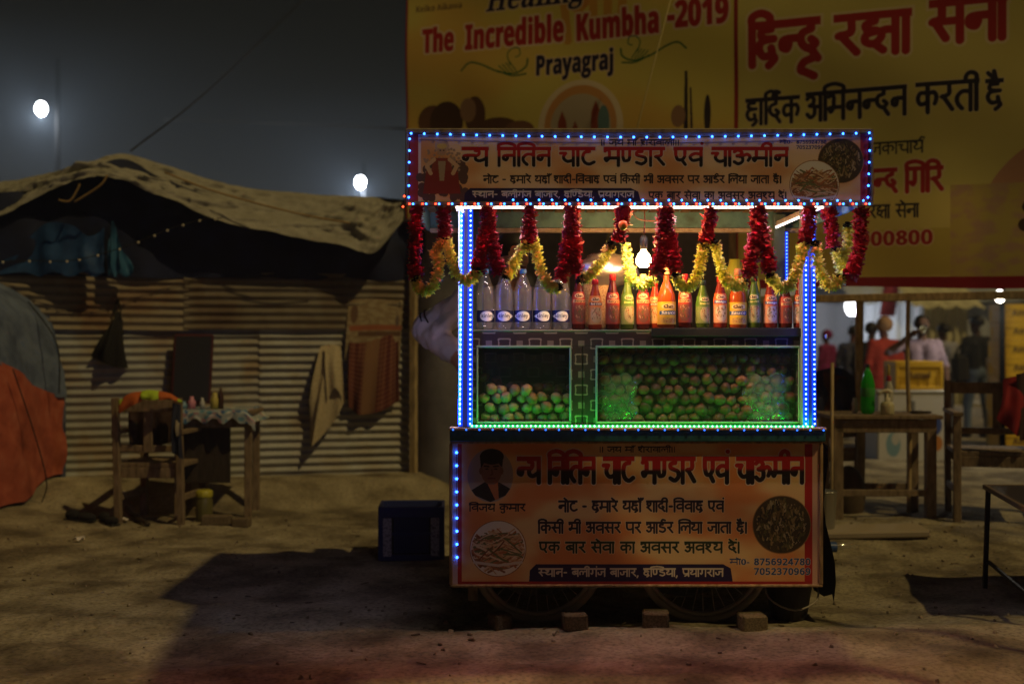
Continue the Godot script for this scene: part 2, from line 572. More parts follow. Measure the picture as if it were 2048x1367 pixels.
func seated_figure(ink: Ink, x: float, y: float, k: float) -> void:      # a small devotional print: a robed figure on a throne under a halo
	var g := RandomNumberGenerator.new()
	g.seed = 5
	for i in 60: ink.ell(x + g.randf_range(-42, 42) * k, y + g.randf_range(-8, 58) * k, 7 * k, 8 * k, lin(.09, .05, .05))
	for i in 70: ink.ell(x + g.randf_range(-32, 32) * k, y + g.randf_range(-35, 16) * k, 2.4 * k, 2.4 * k, lin(.3, .2, .16))
	ink.ell(x, y - 38 * k, 13 * k, 13 * k, lin(.4, .28, .22))
	ink.poly([PackedVector2Array([Vector2(x - 15 * k, y - 16 * k), Vector2(x + 15 * k, y - 16 * k), Vector2(x + 20 * k, y + 16 * k), Vector2(x - 20 * k, y + 16 * k)])], lin(.2, .045, .035))
	ink.poly([PackedVector2Array([Vector2(x - 28 * k, y + 8 * k), Vector2(x + 28 * k, y + 8 * k), Vector2(x + 34 * k, y + 50 * k), Vector2(x - 34 * k, y + 50 * k)])], lin(.19, .03, .03))
	ink.poly([PackedVector2Array([Vector2(x - 7 * k, y - 10 * k), Vector2(x + 7 * k, y - 10 * k), Vector2(x + 4 * k, y + 26 * k), Vector2(x - 4 * k, y + 26 * k)])], lin(.3, .22, .16))
	for s in [-1.0, 1.0]: ink.path(PackedVector2Array([Vector2(x + s * 14 * k, y - 13 * k), Vector2(x + s * 27 * k, y - 2 * k), Vector2(x + s * 20 * k, y + 12 * k)]), 3.6 * k, lin(.5, .32, .22))
	ink.ell(x, y - 29 * k, 8 * k, 9 * k, lin(.36, .22, .16))
	ink.ell(x, y - 38 * k, 9 * k, 5 * k, lin(.5, .36, .12))
	for s in [-1.0, 1.0]: ink.ell(x + s * 3 * k, y - 30 * k, 1.5 * k, 1.0 * k, lin(.03, .02, .02))

func portrait(ink: Ink, x: float, y: float, k: float) -> void:      # photograph of a young man in a dark jacket
	ink.ell(x, y, 46 * k, 54 * k, lin(.3, .26, .24))
	ink.poly([PackedVector2Array([Vector2(x - 38 * k, y + 30 * k), Vector2(x - 12 * k, y + 14 * k), Vector2(x + 18 * k, y + 14 * k), Vector2(x + 40 * k, y + 27 * k), Vector2(x + 30 * k, y + 41 * k), Vector2(x, y + 54 * k), Vector2(x - 30 * k, y + 41 * k)])], lin(.02, .018, .022))
	ink.poly([PackedVector2Array([Vector2(x - 9 * k, y + 10 * k), Vector2(x + 15 * k, y + 10 * k), Vector2(x + 17 * k, y + 48 * k), Vector2(x + 10 * k, y + 50 * k)])], lin(.36, .13, .06))
	ink.ell(x + 2 * k, y - 10 * k, 21 * k, 29 * k, lin(.2, .105, .075))
	for s in [-1.0, 1.0]: ink.ell(x + 2 * k + s * 21 * k, y - 9 * k, 3.5 * k, 7 * k, lin(.17, .09, .06))
	ink.ell(x + 3 * k, y - 38 * k, 24 * k, 16 * k, lin(.012, .01, .012))
	ink.poly([PackedVector2Array([Vector2(x - 21 * k, y - 40 * k), Vector2(x + 26 * k, y - 40 * k), Vector2(x + 24 * k, y - 16 * k), Vector2(x + 14 * k, y - 27 * k), Vector2(x - 10 * k, y - 29 * k), Vector2(x - 19 * k, y - 14 * k)])], lin(.012, .01, .012))
	for s in [-1.0, 1.0]:
		ink.cap(Vector2(x + 2 * k + s * 14 * k, y - 19 * k), Vector2(x + 2 * k + s * 5 * k, y - 18 * k), 1.5 * k, lin(.02, .012, .01))
		ink.ell(x + 2 * k + s * 9 * k, y - 13 * k, 3.6 * k, 1.6 * k, lin(.04, .025, .02))
	ink.path(PackedVector2Array([Vector2(x + 3 * k, y - 12 * k), Vector2(x + 4 * k, y - 2 * k), Vector2(x, y - 1 * k)]), 1.2 * k, lin(.1, .05, .035))
	ink.cap(Vector2(x - 4 * k, y + 6 * k), Vector2(x + 9 * k, y + 6 * k), 1.5 * k, lin(.12, .045, .04))

func title(ink: Ink, text: String, x: float, base: float, h: float, w: float, halo := 3.0) -> void:      # red above, black below, pale rim
	ink.top = lin(.32, .012, .012)
	ink.low = lin(.012, .008, .012)
	ink.y0 = -1.0
	ink.y1 = -2.0
	deva(ink, text, x, base, h, w, 1.85, Color.BLACK, lin(.5, .4, .34), halo)
	ink.y0 = base - h * 0.62
	ink.y1 = base - h * 0.42
	deva(ink, text, x, base, h, w, 1.85, Color.BLACK)
	ink.y1 = ink.y0 - 1.0

func sign_print() -> Image:
	var k := 1.5
	var ink := Ink.new(1370, 206, Color.BLACK)
	mottled(ink, lin(.5, .22, .09), lin(.62, .45, .3), 0.006, 3)
	ink.img.fill_rect(Rect2i(0, 0, 30, 206), lin(.3, .03, .03))
	ink.img.fill_rect(Rect2i(1340, 0, 30, 206), lin(.3, .02, .03))
	ink.img.fill_rect(Rect2i(30, 0, 8, 206), lin(.62, .5, .46))
	seated_figure(ink, 100, 100, 1.65)
	var dark := lin(.02, .014, .02)
	deva(ink, "।। जय माँ शेरावाली।।", 570, 35, 16, 234, 1.9, dark)
	title(ink, "न्य नितिन चाट भण्डार एवं चाऊमीन", 158, 96, 51, 970)
	deva(ink, "नोट - हमारे यहाँ शादी-विवाह एवं किसी भी अवसर पर आर्डर लिया जाता है।", 222, 149, 21, 885, 2.0, dark)
	ink.poly([PackedVector2Array([Vector2(166, 206), Vector2(168, 180), Vector2(184, 165), Vector2(660, 165), Vector2(682, 176), Vector2(690, 206)])], lin(.02, .015, .05))
	deva(ink, "स्थान- बलीगंज बाजार, हण्डिया, प्रयागराज", 190, 192, 17, 480, 2.0, lin(.55, .5, .45))
	deva(ink, "एक बार सेवा का अवसर अवश्य दें।", 712, 197, 20, 410, 2.0, dark)
	deva(ink, "मो", 1100, 30, 10, 22, 2.0, lin(.02, .03, .12))
	latin(ink, "0-", 1122, 31, 11, 18, lin(.02, .03, .12))
	latin(ink, "8756924780", 1150, 31, 11, 90, lin(.02, .03, .12))
	latin(ink, "7052370969", 1150, 47, 11, 90, lin(.02, .03, .12))
	dish(ink, 1282, 82, 66, chaat_inks(), 4, 260, 0.12, false)
	dish(ink, 1204, 154, 72, noodle_inks(), 6, 220, 0.8, true)
	return ink.img

func banner_print() -> Image:
	var ink := Ink.new(1440, 556, Color.BLACK)
	mottled(ink, lin(.54, .195, .065), lin(.6, .4, .19), 0.005, 8)
	ink.img.fill_rect(Rect2i(0, 0, 20, 556), lin(.5, .42, .45))
	ink.img.fill_rect(Rect2i(20, 0, 16, 556), lin(.34, .02, .02))
	ink.img.fill_rect(Rect2i(1380, 0, 30, 556), lin(.34, .02, .02))
	ink.img.fill_rect(Rect2i(1410, 0, 30, 556), lin(.5, .3, .22))
	ink.img.fill_rect(Rect2i(20, 544, 1390, 12), lin(.3, .02, .02))
	var dark := lin(.02, .012, .022)
	portrait(ink, 148, 126, 1.95)
	deva(ink, "विजय कुमार", 64, 266, 26, 222, 2.0, dark)
	deva(ink, "।। जय माँ शेरावाली।।", 574, 34, 20, 300, 1.9, dark)
	title(ink, "न्य नितिन चाट भण्डार एवं चाऊमीन", 252, 154, 94, 1125, 4.0)
	deva(ink, "नोट - हमारे यहाँ शादी-विवाह एवं", 414, 268, 40, 650, 2.0, dark, lin(.6, .42, .26), 2.0)
	deva(ink, "किसी भी अवसर पर आर्डर लिया जाता है।", 334, 352, 40, 822, 2.0, dark, lin(.6, .42, .26), 2.0)
	deva(ink, "एक बार सेवा का अवसर अवश्य दें।", 338, 430, 40, 790, 2.0, lin(.02, .03, .014), lin(.6, .42, .26), 2.0)
	ink.poly([PackedVector2Array([Vector2(300, 544), Vector2(303, 500), Vector2(328, 476), Vector2(1060, 476), Vector2(1090, 492), Vector2(1098, 544)])], lin(.018, .012, .05))
	deva(ink, "स्थान- बलीगंज बाजार, हण्डिया, प्रयागराज", 336, 523, 29, 726, 2.0, lin(.55, .46, .36))
	deva(ink, "मो", 1086, 476, 20, 44, 2.0, lin(.02, .05, .16))
	latin(ink, "0-", 1130, 478, 22, 34, lin(.02, .05, .16), lin(.5, .4, .34), 1.5)
	latin(ink, "8756924780", 1180, 478, 24, 224, lin(.02, .05, .16), lin(.5, .4, .34), 1.5, 0.0, "Droid Sans Mono", 400, 1.2)
	latin(ink, "7052370969", 1180, 516, 24, 224, lin(.02, .05, .16), lin(.5, .4, .34), 1.5, 0.0, "Droid Sans Mono", 400, 1.2)
	dish(ink, 178, 414, 108, noodle_inks(), 16, 300, 0.8, true)
	dish(ink, 1290, 320, 112, chaat_inks(), 14, 420, 0.11, false)
	return ink.img

func flourish(ink: Ink, x: float, y: float, w: float, c: Color) -> void:      # w < 0: mirrored
	var q := func(list: Array) -> PackedVector2Array:
		var keys := list.map(func(p): return Vector2(x + p[0] * w, y + p[1] * absf(w)))
		return PackedVector2Array(along(keys, 24))
	ink.path(q.call([[0, 0], [.12, -.1], [.3, -.06], [.55, .06], [.8, .1], [.95, .02], [.97, -.08]]), 3.2, c)
	ink.path(q.call([[.55, .05], [.75, .13], [.95, .12]]), 3.0, c)
	ink.path(q.call([[.72, -.02], [.68, -.16], [.74, -.24], [.84, -.24], [.86, -.15], [.8, -.12]]), 2.0, c)
	for k in 4: ink.path(q.call([[.66 + k * .05, .07], [.6 + k * .05, .02 - k * .01], [.56 + k * .05, -.02 - k * .015]]), 2.0, c)

func left_board_print() -> Image:       # 3.05 m x 2.30 m, 420 pixels a metre; top at 4.85 m
	var ink := Ink.new(1281, 966, Color.BLACK)
	mottled(ink, lin(.68, .44, .1), lin(.66, .56, .14), 0.0022, 12)
	var px := func(s: float, y: float) -> Vector2: return Vector2(s * 420.0, (4.85 - y) * 420.0)
	var red := lin(.4, .02, .02)
	var pale := lin(.72, .55, .4)
	ink.ell(700, 40, 90, 190, lin(.6, .26, .06))
	ink.ell(880, 60, 60, 140, lin(.66, .5, .3))
	for k in 5: ink.path(PackedVector2Array([Vector2(640 + k * 60, 120), Vector2(660 + k * 50, 330)]), 16, lin(.62, .32, .06))
	latin(ink, "Keiko Aikawa", 40, 166, 24, 196, lin(.16, .09, .05), Color.BLACK, 0.0, 0.0, "Droid Sans", 700)
	latin(ink, "Healing", 332, 190, 78, 390, lin(.02, .015, .05), pale, 5.0, 0.25, "Droid Serif", 700, 1.0)
	latin(ink, "The", 72, 325, 88, 132, red, pale, 8.0, 0.0, "Droid Sans", 700, 3.0)
	latin(ink, "Incredible", 250, 328, 92, 396, red, pale, 8.0, 0.0, "Droid Sans", 700, 3.0)
	latin(ink, "Kumbha", 690, 333, 92, 318, red, pale, 8.0, 0.0, "Droid Sans", 700, 3.0)
	latin(ink, "-2019", 1036, 322, 90, 220, red, pale, 8.0, 0.0, "Droid Sans", 700, 3.0)
	latin(ink, "Prayagraj", 534, 450, 72, 304, lin(.02, .015, .05), pale, 4.0, 0.0, "Droid Sans", 700, 2.0)
	flourish(ink, 236, 408, 276, lin(.03, .12, .04))
	flourish(ink, 1104, 400, -248, lin(.03, .12, .04))
	# a round-topped emblem with temple towers, a reclining figure and a raised hand: plain stand-ins
	ink.ell(710, 660, 165, 180, lin(.75, .62, .45))
	ink.ell(710, 650, 140, 150, lin(.6, .3, .1))
	ink.ell(710, 660, 118, 128, lin(.5, .42, .32))
	for t in [[640, 590], [690, 630], [770, 560]]:
		ink.poly([PackedVector2Array([Vector2(t[0] - 26, 760), Vector2(t[0] - 16, t[1] + 40), Vector2(t[0], t[1]), Vector2(t[0] + 16, t[1] + 40), Vector2(t[0] + 26, 760)])], lin(.3, .06, .03))
	ink.ell(800, 640, 22, 60, lin(.12, .22, .25))
	for e in [[110, 590, 60, 60, .12], [170, 600, 70, 80, .06], [290, 580, 44, 70, .1], [380, 640, 90, 44, .1], [470, 650, 60, 36, .16]]:
		ink.ell(e[0], e[1], e[2], e[3], lin(e[4] * 1.3, e[4] * 0.6, e[4] * 0.35))
	ink.ell(262, 560, 34, 46, lin(.34, .2, .12))
	ink.poly([PackedVector2Array([Vector2(1098, 480), Vector2(1108, 480), Vector2(1112, 700), Vector2(1096, 700)])], lin(.03, .02, .03))
	ink.poly([PackedVector2Array([Vector2(1116, 540), Vector2(1122, 540), Vector2(1130, 700), Vector2(1120, 700)])], lin(.06, .04, .05))
	ink.ell(1076, 640, 26, 40, lin(.3, .17, .1))
	ink.ell(1180, 640, 12, 70, lin(.03, .02, .03))
	ink.img.fill_rect(Rect2i(0, 0, 8, 966), lin(.3, .02, .02))
	ink.img.fill_rect(Rect2i(1274, 0, 7, 966), lin(.3, .02, .02))
	return ink.img

func right_board_print() -> Image:      # 3.0 m x 2.94 m, 420 pixels a metre; top at 4.78 m, left edge at 3.05 m
	var ink := Ink.new(1260, 1235, Color.BLACK)
	mottled(ink, lin(.64, .56, .18), lin(.58, .5, .16), 0.002, 22)
	ink.ell(1120, 1060, 340, 330, lin(.5, .27, .17))
	ink.img.fill_rect(Rect2i(0, 1040, 900, 155), lin(.52, .43, .1))
	mottled_band(ink, Rect2i(700, 900, 560, 300), lin(.46, .3, .2), lin(.5, .4, .12))
	ink.img.fill_rect(Rect2i(0, 1200, 1260, 35), lin(.26, .01, .02))
	ink.img.fill_rect(Rect2i(0, 0, 7, 1235), lin(.3, .02, .02))
	var red := lin(.36, .018, .02)
	var pale := lin(.66, .55, .34)
	var navy := lin(.016, .014, .03)
	deva(ink, "हिन्दू", 44, 452, 134, 244, 2.1, red, pale, 9.0)
	deva(ink, "रक्षा", 330, 447, 128, 252, 2.1, red, pale, 9.0)
	deva(ink, "सेना", 634, 428, 128, 240, 2.1, red, pale, 9.0)
	deva(ink, "हार्दिक", 31, 657, 84, 187, 1.6, navy, pale, 2.5)
	deva(ink, "अभिनन्दन", 236, 657, 90, 330, 1.6, navy, pale, 2.5)
	deva(ink, "करती", 592, 657, 92, 198, 1.6, navy, pale, 2.5)
	deva(ink, "है", 806, 657, 88, 56, 1.6, navy, pale, 2.5)
	deva(ink, "जकाचार्य", 446, 786, 38, 172, 1.5, navy)
	deva(ink, "आनन्द", 354, 916, 76, 182, 1.9, red, pale, 4.0)
	deva(ink, "गिरि", 558, 916, 76, 122, 1.9, red, pale, 4.0)
	deva(ink, "रक्षा सेना", 444, 1000, 42, 160, 1.6, navy)
	latin(ink, "00000800", 330, 1092, 46, 318, red, pale, 4.0, 0.0, "Droid Sans", 700, 1.0)
	for k in 7: ink.ell(1000 - k * 12, 690 + k * 58, 24, 22, lin(.06, .03, .02))
	for k in 7: ink.ell(1050 - k * 9, 690 + k * 58, 18, 20, lin(.07, .035, .02))
	ink.ell(1140, 380, 150, 240, lin(.3, .12, .06))
	ink.ell(1150, 300, 100, 150, lin(.3, .17, .1))
	return ink.img

func mottled_band(ink: Ink, r: Rect2i, a: Color, b: Color) -> void:
	var sub := Ink.new(r.size.x, r.size.y, a)
	mottled(sub, a, b, 0.01, 31)
	ink.img.blit_rect(sub.img, Rect2i(0, 0, r.size.x, r.size.y), r.position)

func vinyl_print() -> Image:         # the dark retro-squares vinyl on the case
	var ink := Ink.new(256, 256, lin(.035, .028, .03))
	var pale := lin(.2, .175, .16)
	for c in [[64, 64], [192, 192]]:
		for s in [[52, 34, pale], [40, 22, lin(.035, .028, .03)]]:
			ink.img.fill_rect(Rect2i(c[0] - s[0], c[1] - s[1], s[0] * 2, s[1] * 2), s[2])
			for dx in [-1, 1]:
				for dy in [-1, 1]: ink.ell(c[0] + dx * (s[0] - 10), c[1] + dy * s[1], 14, 12, s[2])
			ink.img.fill_rect(Rect2i(c[0] - s[0] + 10, c[1] - s[1] - 12, s[0] * 2 - 20, s[1] * 2 + 24), s[2])
	for c in [[192, 64], [64, 192]]:
		ink.img.fill_rect(Rect2i(c[0] - 26, c[1] - 26, 52, 52), lin(.15, .13, .12))
	return ink.img

func water_label() -> Image:        # twice round: navy with a white fish-like shape and the maker's word
	var ink := Ink.new(512, 128, lin(.012, .02, .1))
	for c in [128, 384]:
		var s := 1.0 if c == 128 else -1.0
		ink.ell(c - 8 * s, 64, 66, 56, lin(.75, .76, .78))
		ink.poly([PackedVector2Array([Vector2(c + 30 * s, 30), Vector2(c + 104 * s, 64), Vector2(c + 30 * s, 98)])], lin(.75, .76, .78))
		latin(ink, "kinley", c - 62, 78, 38, 118, lin(.01, .015, .06), Color.BLACK, 0.0, 0.0, "Droid Sans", 400, 0.8)
	return ink.img

func sauce_label(base: Color, low: Color, word: String, word_c: Color, patch: Color, sd: int) -> Image:
	var ink := Ink.new(512, 256, base)
	var g := RandomNumberGenerator.new()
	g.seed = sd
	for x in 512:
		for y in range(150, 256, 2):          # the printed dish fades in below the word
			if g.randf() < (y - 150) / 90.0: ink.img.fill_rect(Rect2i(x, y, 3, 2), base.lerp(low, g.randf_range(.3, .8)))
	for c in [128, 384]:
		ink.ell(c, 52, 64, 34, lin(.62, .5, .3))
		ink.ell(c, 52, 58, 29, base.lerp(lin(.62, .5, .3), .75))
		ink.path(PackedVector2Array([Vector2(c - 20, 36), Vector2(c - 40, 42), Vector2(c - 42, 58), Vector2(c - 24, 62)]), 5, lin(.05, .02, .02))
		ink.path(PackedVector2Array([Vector2(c - 12, 30), Vector2(c - 14, 62), Vector2(c - 4, 48), Vector2(c + 4, 62), Vector2(c + 12, 46), Vector2(c + 16, 62), Vector2(c + 30, 44), Vector2(c + 38, 58)]), 4, lin(.05, .02, .02))
		ink.path(PackedVector2Array([Vector2(c - 44, 72), Vector2(c, 68), Vector2(c + 46, 74)]), 3, lin(.05, .02, .02))
		ink.img.fill_rect(Rect2i(c - 90, 102, 180, 46), patch)
		latin(ink, word, c - 70, 138, 30, 140, word_c, Color.BLACK, 0.0, 0.1, "Droid Sans", 700, 0.5)
		ink.ell(c + 6, 216, 74, 34, low)
		for i in 46:
			var q := Vector2(c + 6 + g.randf_range(-58, 58), 212 + g.randf_range(-26, 22))
			ink.cap(q, q + Vector2(g.randf_range(-12, 12), g.randf_range(-5, 5)), g.randf_range(2, 4), low.lerp([lin(.26, .05, .03), lin(.4, .28, .18), lin(.07, .08, .02), lin(.12, .05, .03)][i % 4], 0.7))
	return ink.img

# ---------------------------------------------------------------- the ground, the hut and what hangs on it
func hut_d(x: float) -> float:                # distance of the hut's front wall
	return 9.95 + (x + 3.91) * 0.2635

func ground_y(x: float, d: float) -> float:
	var y := fn.get_noise_2d(x * 30.0, d * 30.0) * 0.035 + fn.get_noise_2d(x * 140.0 + 500.0, d * 140.0) * 0.022
	var ruts := fn.get_noise_2d(x * 12.0 + 90.0, d * 70.0) * 0.05
	y += ruts * smoothstep(8.5, 6.5, d)
	var near := smoothstep(-0.3, -0.9, x)
	y += 0.2 * smoothstep(-0.95, -0.25, d - hut_d(x) + fn.get_noise_2d(x * 60.0, 7.0) * 0.18) * near        # the mud bank the hut stands on
	y += (0.12 + 0.05 * fn.get_noise_2d(x * 90.0, d * 90.0)) * exp(-pow((x + 4.0) / 0.55, 2.0) - pow((d - 8.9) / 0.9, 2.0))
	y += 0.05 * smoothstep(7.1, 7.7, d + fn.get_noise_2d(x * 50.0, 3.0) * 0.3) * smoothstep(1.2, 2.0, x)
	y += 0.06 * exp(-pow((x - 2.75) / 0.5, 2.0) - pow((d - 8.1) / 0.3, 2.0))
	return y

func build_ground() -> void:
	var xs := []
	var ds := []
	var x := -8.0
	while x < 8.01:
		xs.append(x)
		x += 0.05
	for k in [10.0, 14.0, 20.0, 40.0, 90.0, 180.0]:
		xs.append(k)
		xs.push_front(-k)
	var d := 1.6
	while d < 12.0:
		ds.append(d)
		d += 0.05
	for k in [12.3, 13.0, 14.0, 16.0, 20.0, 26.0, 35.0, 60.0, 120.0, 260.0]: ds.append(k)
	for k in [0.8, 0.0, -1.5, -4.0, -10.0, -30.0]: ds.push_front(k)
	var rows := []
	for i in ds.size():
		var row := []
		for q in xs: row.append(Vector3(q, ground_y(q, ds[i]) if absf(q) < 9.0 and ds[i] < 14.0 else 0.0, -ds[i]))
		rows.append(row)
	var st := new_st(true)
	sheet(st, rows)
	var m := worn([[0.0, .065, .05, .03], [0.36, .165, .135, .085], [0.55, .265, .225, .145], [0.8, .345, .3, .2], [1.0, .42, .375, .27]], 0.012, 0.24, 0.95, 2.2, 11)
	m.detail_enabled = true
	m.detail_blend_mode = BaseMaterial3D.BLEND_MODE_MUL
	m.detail_albedo = noise_tex(0.06, [[0.0, .3, .3, .3], [0.4, .8, .8, .8], [0.7, 1, 1, 1]], 512, 4, 5)
	m.detail_uv_layer = BaseMaterial3D.DETAIL_UV_2
	m.uv2_triplanar = true
	m.uv2_world_triplanar = true
	m.uv2_scale = Vector3.ONE * 0.9
	tag(obj("ground", st, m), "trampled sandy ground of the lane, rutted and littered", "ground", "", "structure")
	# clods and straw lying on it
	var g := new_st()
	for i in 850:
		var px := rnd(-4.0, 4.0)
		var pd := rnd(3.6, 9.2)
		var r := rnd(0.004, 0.014)
		box(g, Vector3(px, ground_y(px, pd) + r * 0.3, -pd), Vector3(r * rnd(1, 2.4), r, r * rnd(1, 2)), Basis.from_euler(Vector3(rnd(0, 3), rnd(0, 3), rnd(0, 3))), r * 0.25)
	var ch := new_st()
	for i in 90:
		var px := rnd(-3.6, 3.6)
		var pd := rnd(3.6, 8.8)
		box(ch, Vector3(px, ground_y(px, pd) + .006, -pd), Vector3(rnd(.01, .05), .005, rnd(.005, .013)), Basis.from_euler(Vector3(rnd(-.2, .2), rnd(-.9, .9), rnd(-.2, .2))), .002)
	tag(obj("chips", ch, mat(.1, .075, .05, .95)), "dark chips, twigs and straw trodden into the lane", "litter", "", "stuff")
	tag(obj("clods", g, worn([[0.2, .14, .11, .07], [0.8, .3, .25, .17]], 0.05, 3.0)), "small clods and grit scattered over the lane", "clods", "", "stuff")

func tin(x0: float, x1: float, y0: float, y1: float, off: float, amp := 0.011, tilt := 0.0) -> ArrayMesh:
	var st := new_st(true)
	var rows := []
	var n := int((y1 - y0) / 0.009)
	for i in n + 1:
		var y := lerpf(y0, y1, float(i) / n)
		var row := []
		for k in 15:
			var x := lerpf(x0, x1, k / 14.0)
			var o := off + amp * sin(y / 0.072 * TAU) * (1.0 + .5 * fn.get_noise_2d(x * 70.0 + off * 900.0, y * 40.0)) + fn.get_noise_2d(x * 55.0 + off * 2000.0, y * 90.0) * 0.026
			row.append(Vector3(x + 0.255 * o, y + fn.get_noise_2d(x * 25.0 + off * 3000.0, 5.0) * 0.02 + (x - x0) * tilt, -hut_d(x) + 0.967 * o))
		rows.append(row)
	sheet(st, rows)
	return done(st)

func rusty(base: Array, rust: Array, sd: int) -> StandardMaterial3D:
	var m := worn([[0.0, base[0] * .7, base[1] * .7, base[2] * .7], [0.45, base[0], base[1], base[2]], [0.58, base[0] * .8, base[1] * .75, base[2] * .65], [0.72, rust[0], rust[1], rust[2]], [1.0, rust[0] * .6, rust[1] * .5, rust[2] * .5]], 0.007, 0.35, 0.6, 0.0, sd, Vector3(1.0, 1.0, 1.0))
	m.metallic = 0.15
	return m

func crease(x: float, y: float) -> float:      # thin ridges such as folds leave in a sheet
	return pow(1.0 - minf(1.0, absf(fn.get_noise_2d(x, y)) * 2.6), 3.0)

func build_hut() -> void:
	var h := thing("tin_hut", "low hut of corrugated tin sheets under a beige tarpaulin roof", "hut")
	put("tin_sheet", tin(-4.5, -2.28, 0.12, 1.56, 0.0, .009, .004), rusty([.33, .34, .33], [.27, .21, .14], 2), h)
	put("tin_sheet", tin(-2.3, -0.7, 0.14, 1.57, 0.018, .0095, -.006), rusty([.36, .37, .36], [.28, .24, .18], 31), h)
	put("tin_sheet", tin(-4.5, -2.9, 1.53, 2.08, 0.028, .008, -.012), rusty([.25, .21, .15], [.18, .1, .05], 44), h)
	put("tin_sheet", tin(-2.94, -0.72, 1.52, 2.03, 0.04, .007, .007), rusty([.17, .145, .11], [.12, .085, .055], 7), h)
	var st := new_st(true)              # the return at the right corner
	var rows := []
	for i in 200:
		var y := 0.14 + i * 0.0094
		var o := 0.012 * sin(y / 0.072 * TAU)
		rows.append([Vector3(-0.7 + o, y, -hut_d(-0.7)), Vector3(-0.63 + o, y, -10.86), Vector3(-0.6 + o, y, -11.2), Vector3(-0.55, y, -13.2)])
	sheet(st, rows)
	obj("corner_sheet", st, rusty([.36, .33, .27], [.2, .15, .1], 15), h)
	st = new_st()
	for x in [-4.45, -2.3, -0.74]: beam(st, Vector3(x, 0.05, -hut_d(x) - 0.1), Vector3(x, 2.2, -hut_d(x) - 0.1), 0.07, 0.07)
	beam(st, Vector3(-4.5, 2.08, -hut_d(-4.5) - 0.08), Vector3(-0.72, 2.04, -hut_d(-0.72) - 0.08), 0.06, 0.06)
	obj("frame", st, M.wood_dark, h)
	# dark gable sheet between wall and roof, slack and lightly pleated
	st = new_st(true)
	rows = []
	var tops := along([Vector2(-4.6, 2.5), Vector2(-3.9, 2.62), Vector2(-3.45, 2.86), Vector2(-3.1, 2.7), Vector2(-2.4, 2.46), Vector2(-1.6, 2.33), Vector2(-0.66, 2.42)], 60)
	for j in 9:
		var row := []
		for i in 61:
			var x: float = tops[i].x
			var low := 1.98 + fn.get_noise_2d(x * 60.0, 1.0) * 0.03
			var fold := sin(x * 9.0 + j * 0.4) * 0.02 + fn.get_noise_2d(x * 50.0, j * 9.0) * 0.05
			row.append(Vector3(x, lerpf(low, tops[i].y + 0.16, j / 8.0), -hut_d(x) + 0.05 + fold + sin(j / 8.0 * PI) * 0.05))
		rows.append(row)
	sheet(st, rows)
	obj("gable_tarpaulin", st, M.navy_tarp, h)
	# roof tarpaulin: a thick fold of cloth over the ridge, front hem hanging lower, slopes running back
	st = new_st(true)
	rows = []
	var hem := along([P(-120, 455, 9.7), P(0, 432, 9.7), P(60, 402, 9.72), P(130, 372, 9.74), P(190, 354, 9.76), P(245, 362, 9.8), P(330, 396, 9.85), P(440, 440, 9.95), P(560, 466, 10.1), P(680, 490, 10.25), P(750, 503, 10.3), P(806, 444, 10.4)], 220)
	var crest := along([P(-120, 372, 10.3), P(0, 364, 10.3), P(80, 350, 10.3), P(160, 330, 10.3), P(245, 308, 10.35), P(330, 330, 10.4), P(420, 360, 10.5), P(500, 377, 10.6), P(620, 389, 10.7), P(720, 394, 10.8), P(770, 396, 10.85), P(812, 402, 10.9)], 220)
	for j in 53:
		var row := []
		var v := j / 32.0
		for i in 221:
			var p: Vector3
			if v <= 1.0:
				p = hem[i].lerp(crest[i], v)
				var u := i * 0.025
				var wr := fn.get_noise_2d(u * 20.0 + v * 25.0, v * 110.0) * 0.07 + crease(u * 26.0 + v * 40.0, v * 90.0) * 0.07 + crease(u * 60.0 - v * 70.0, v * 60.0 + 300.0) * 0.05 + crease(u * 120.0 + v * 190.0, v * 210.0 + 700.0) * 0.025 - crease(u * 85.0 - v * 150.0, 900.0 + v * 130.0) * 0.03
				var env := sin(clampf(v, 0.0, 1.0) * PI)
				p += Vector3(0.1, 0.25, 0.95) * wr * (0.35 + env) + Vector3(0, 0.0, 0.05) * env
				if v == 0.0: p.y += fn.get_noise_2d(u * 120.0, 77.0) * 0.03
			else:
				p = crest[i] + Vector3(0, -0.5, -2.6) * (v - 1.0) / 0.6 * 1.0 + Vector3(0, 1, 0) * fn.get_noise_2d(i * 2.0, v * 60.0) * 0.05
			row.append(p)
		rows.append(row)
	sheet(st, rows)
	obj("roof_tarpaulin", st, M.beige_tarp, h)
	# a yellowish rope over the front fold
	for l in [[P(150, 404, 9.62), P(200, 372, 9.6), P(215, 350, 9.6)], [P(118, 400, 9.6), P(140, 402, 9.6), P(155, 380, 9.6), P(160, 368, 9.6)], [P(330, 345, 9.9), P(440, 386, 9.9), P(600, 428, 9.95), P(700, 446, 10.1)]]:
		st = new_st(true)
		tube(st, along(l, 14), 0.009, 6)
		obj("tie_rope", st, mat(.3, .2, .08), h)
	# the blue sheet under the roof at the left
	for s in [[[P(-60, 560, 9.84), P(50, 488, 9.84), P(100, 448, 9.84), P(150, 452, 9.84), P(185, 474, 9.85), P(214, 456, 9.88)], 0.32, "blue_sheet"], [[P(222, 500, 9.93), P(228, 452, 9.93), P(234, 446, 9.93), P(246, 488, 9.94), P(272, 536, 9.97)], 0.3, "blue_sheet"]]:
		st = new_st(true)
		rows = []
		var edge := along(s[0], 24)
		for j in 7:
			var row := []
			for i in 25:
				var e: Vector3 = edge[i]
				row.append(Vector3(e.x + fn.get_noise_2d(i * 9.0, j * 14.0) * 0.03, lerpf(1.99 - 0.02 * sin(i), e.y, j / 6.0), e.z + 0.06 + fn.get_noise_2d(i * 16.0, j * 12.0) * 0.06))
			rows.append(row)
		sheet(st, rows)
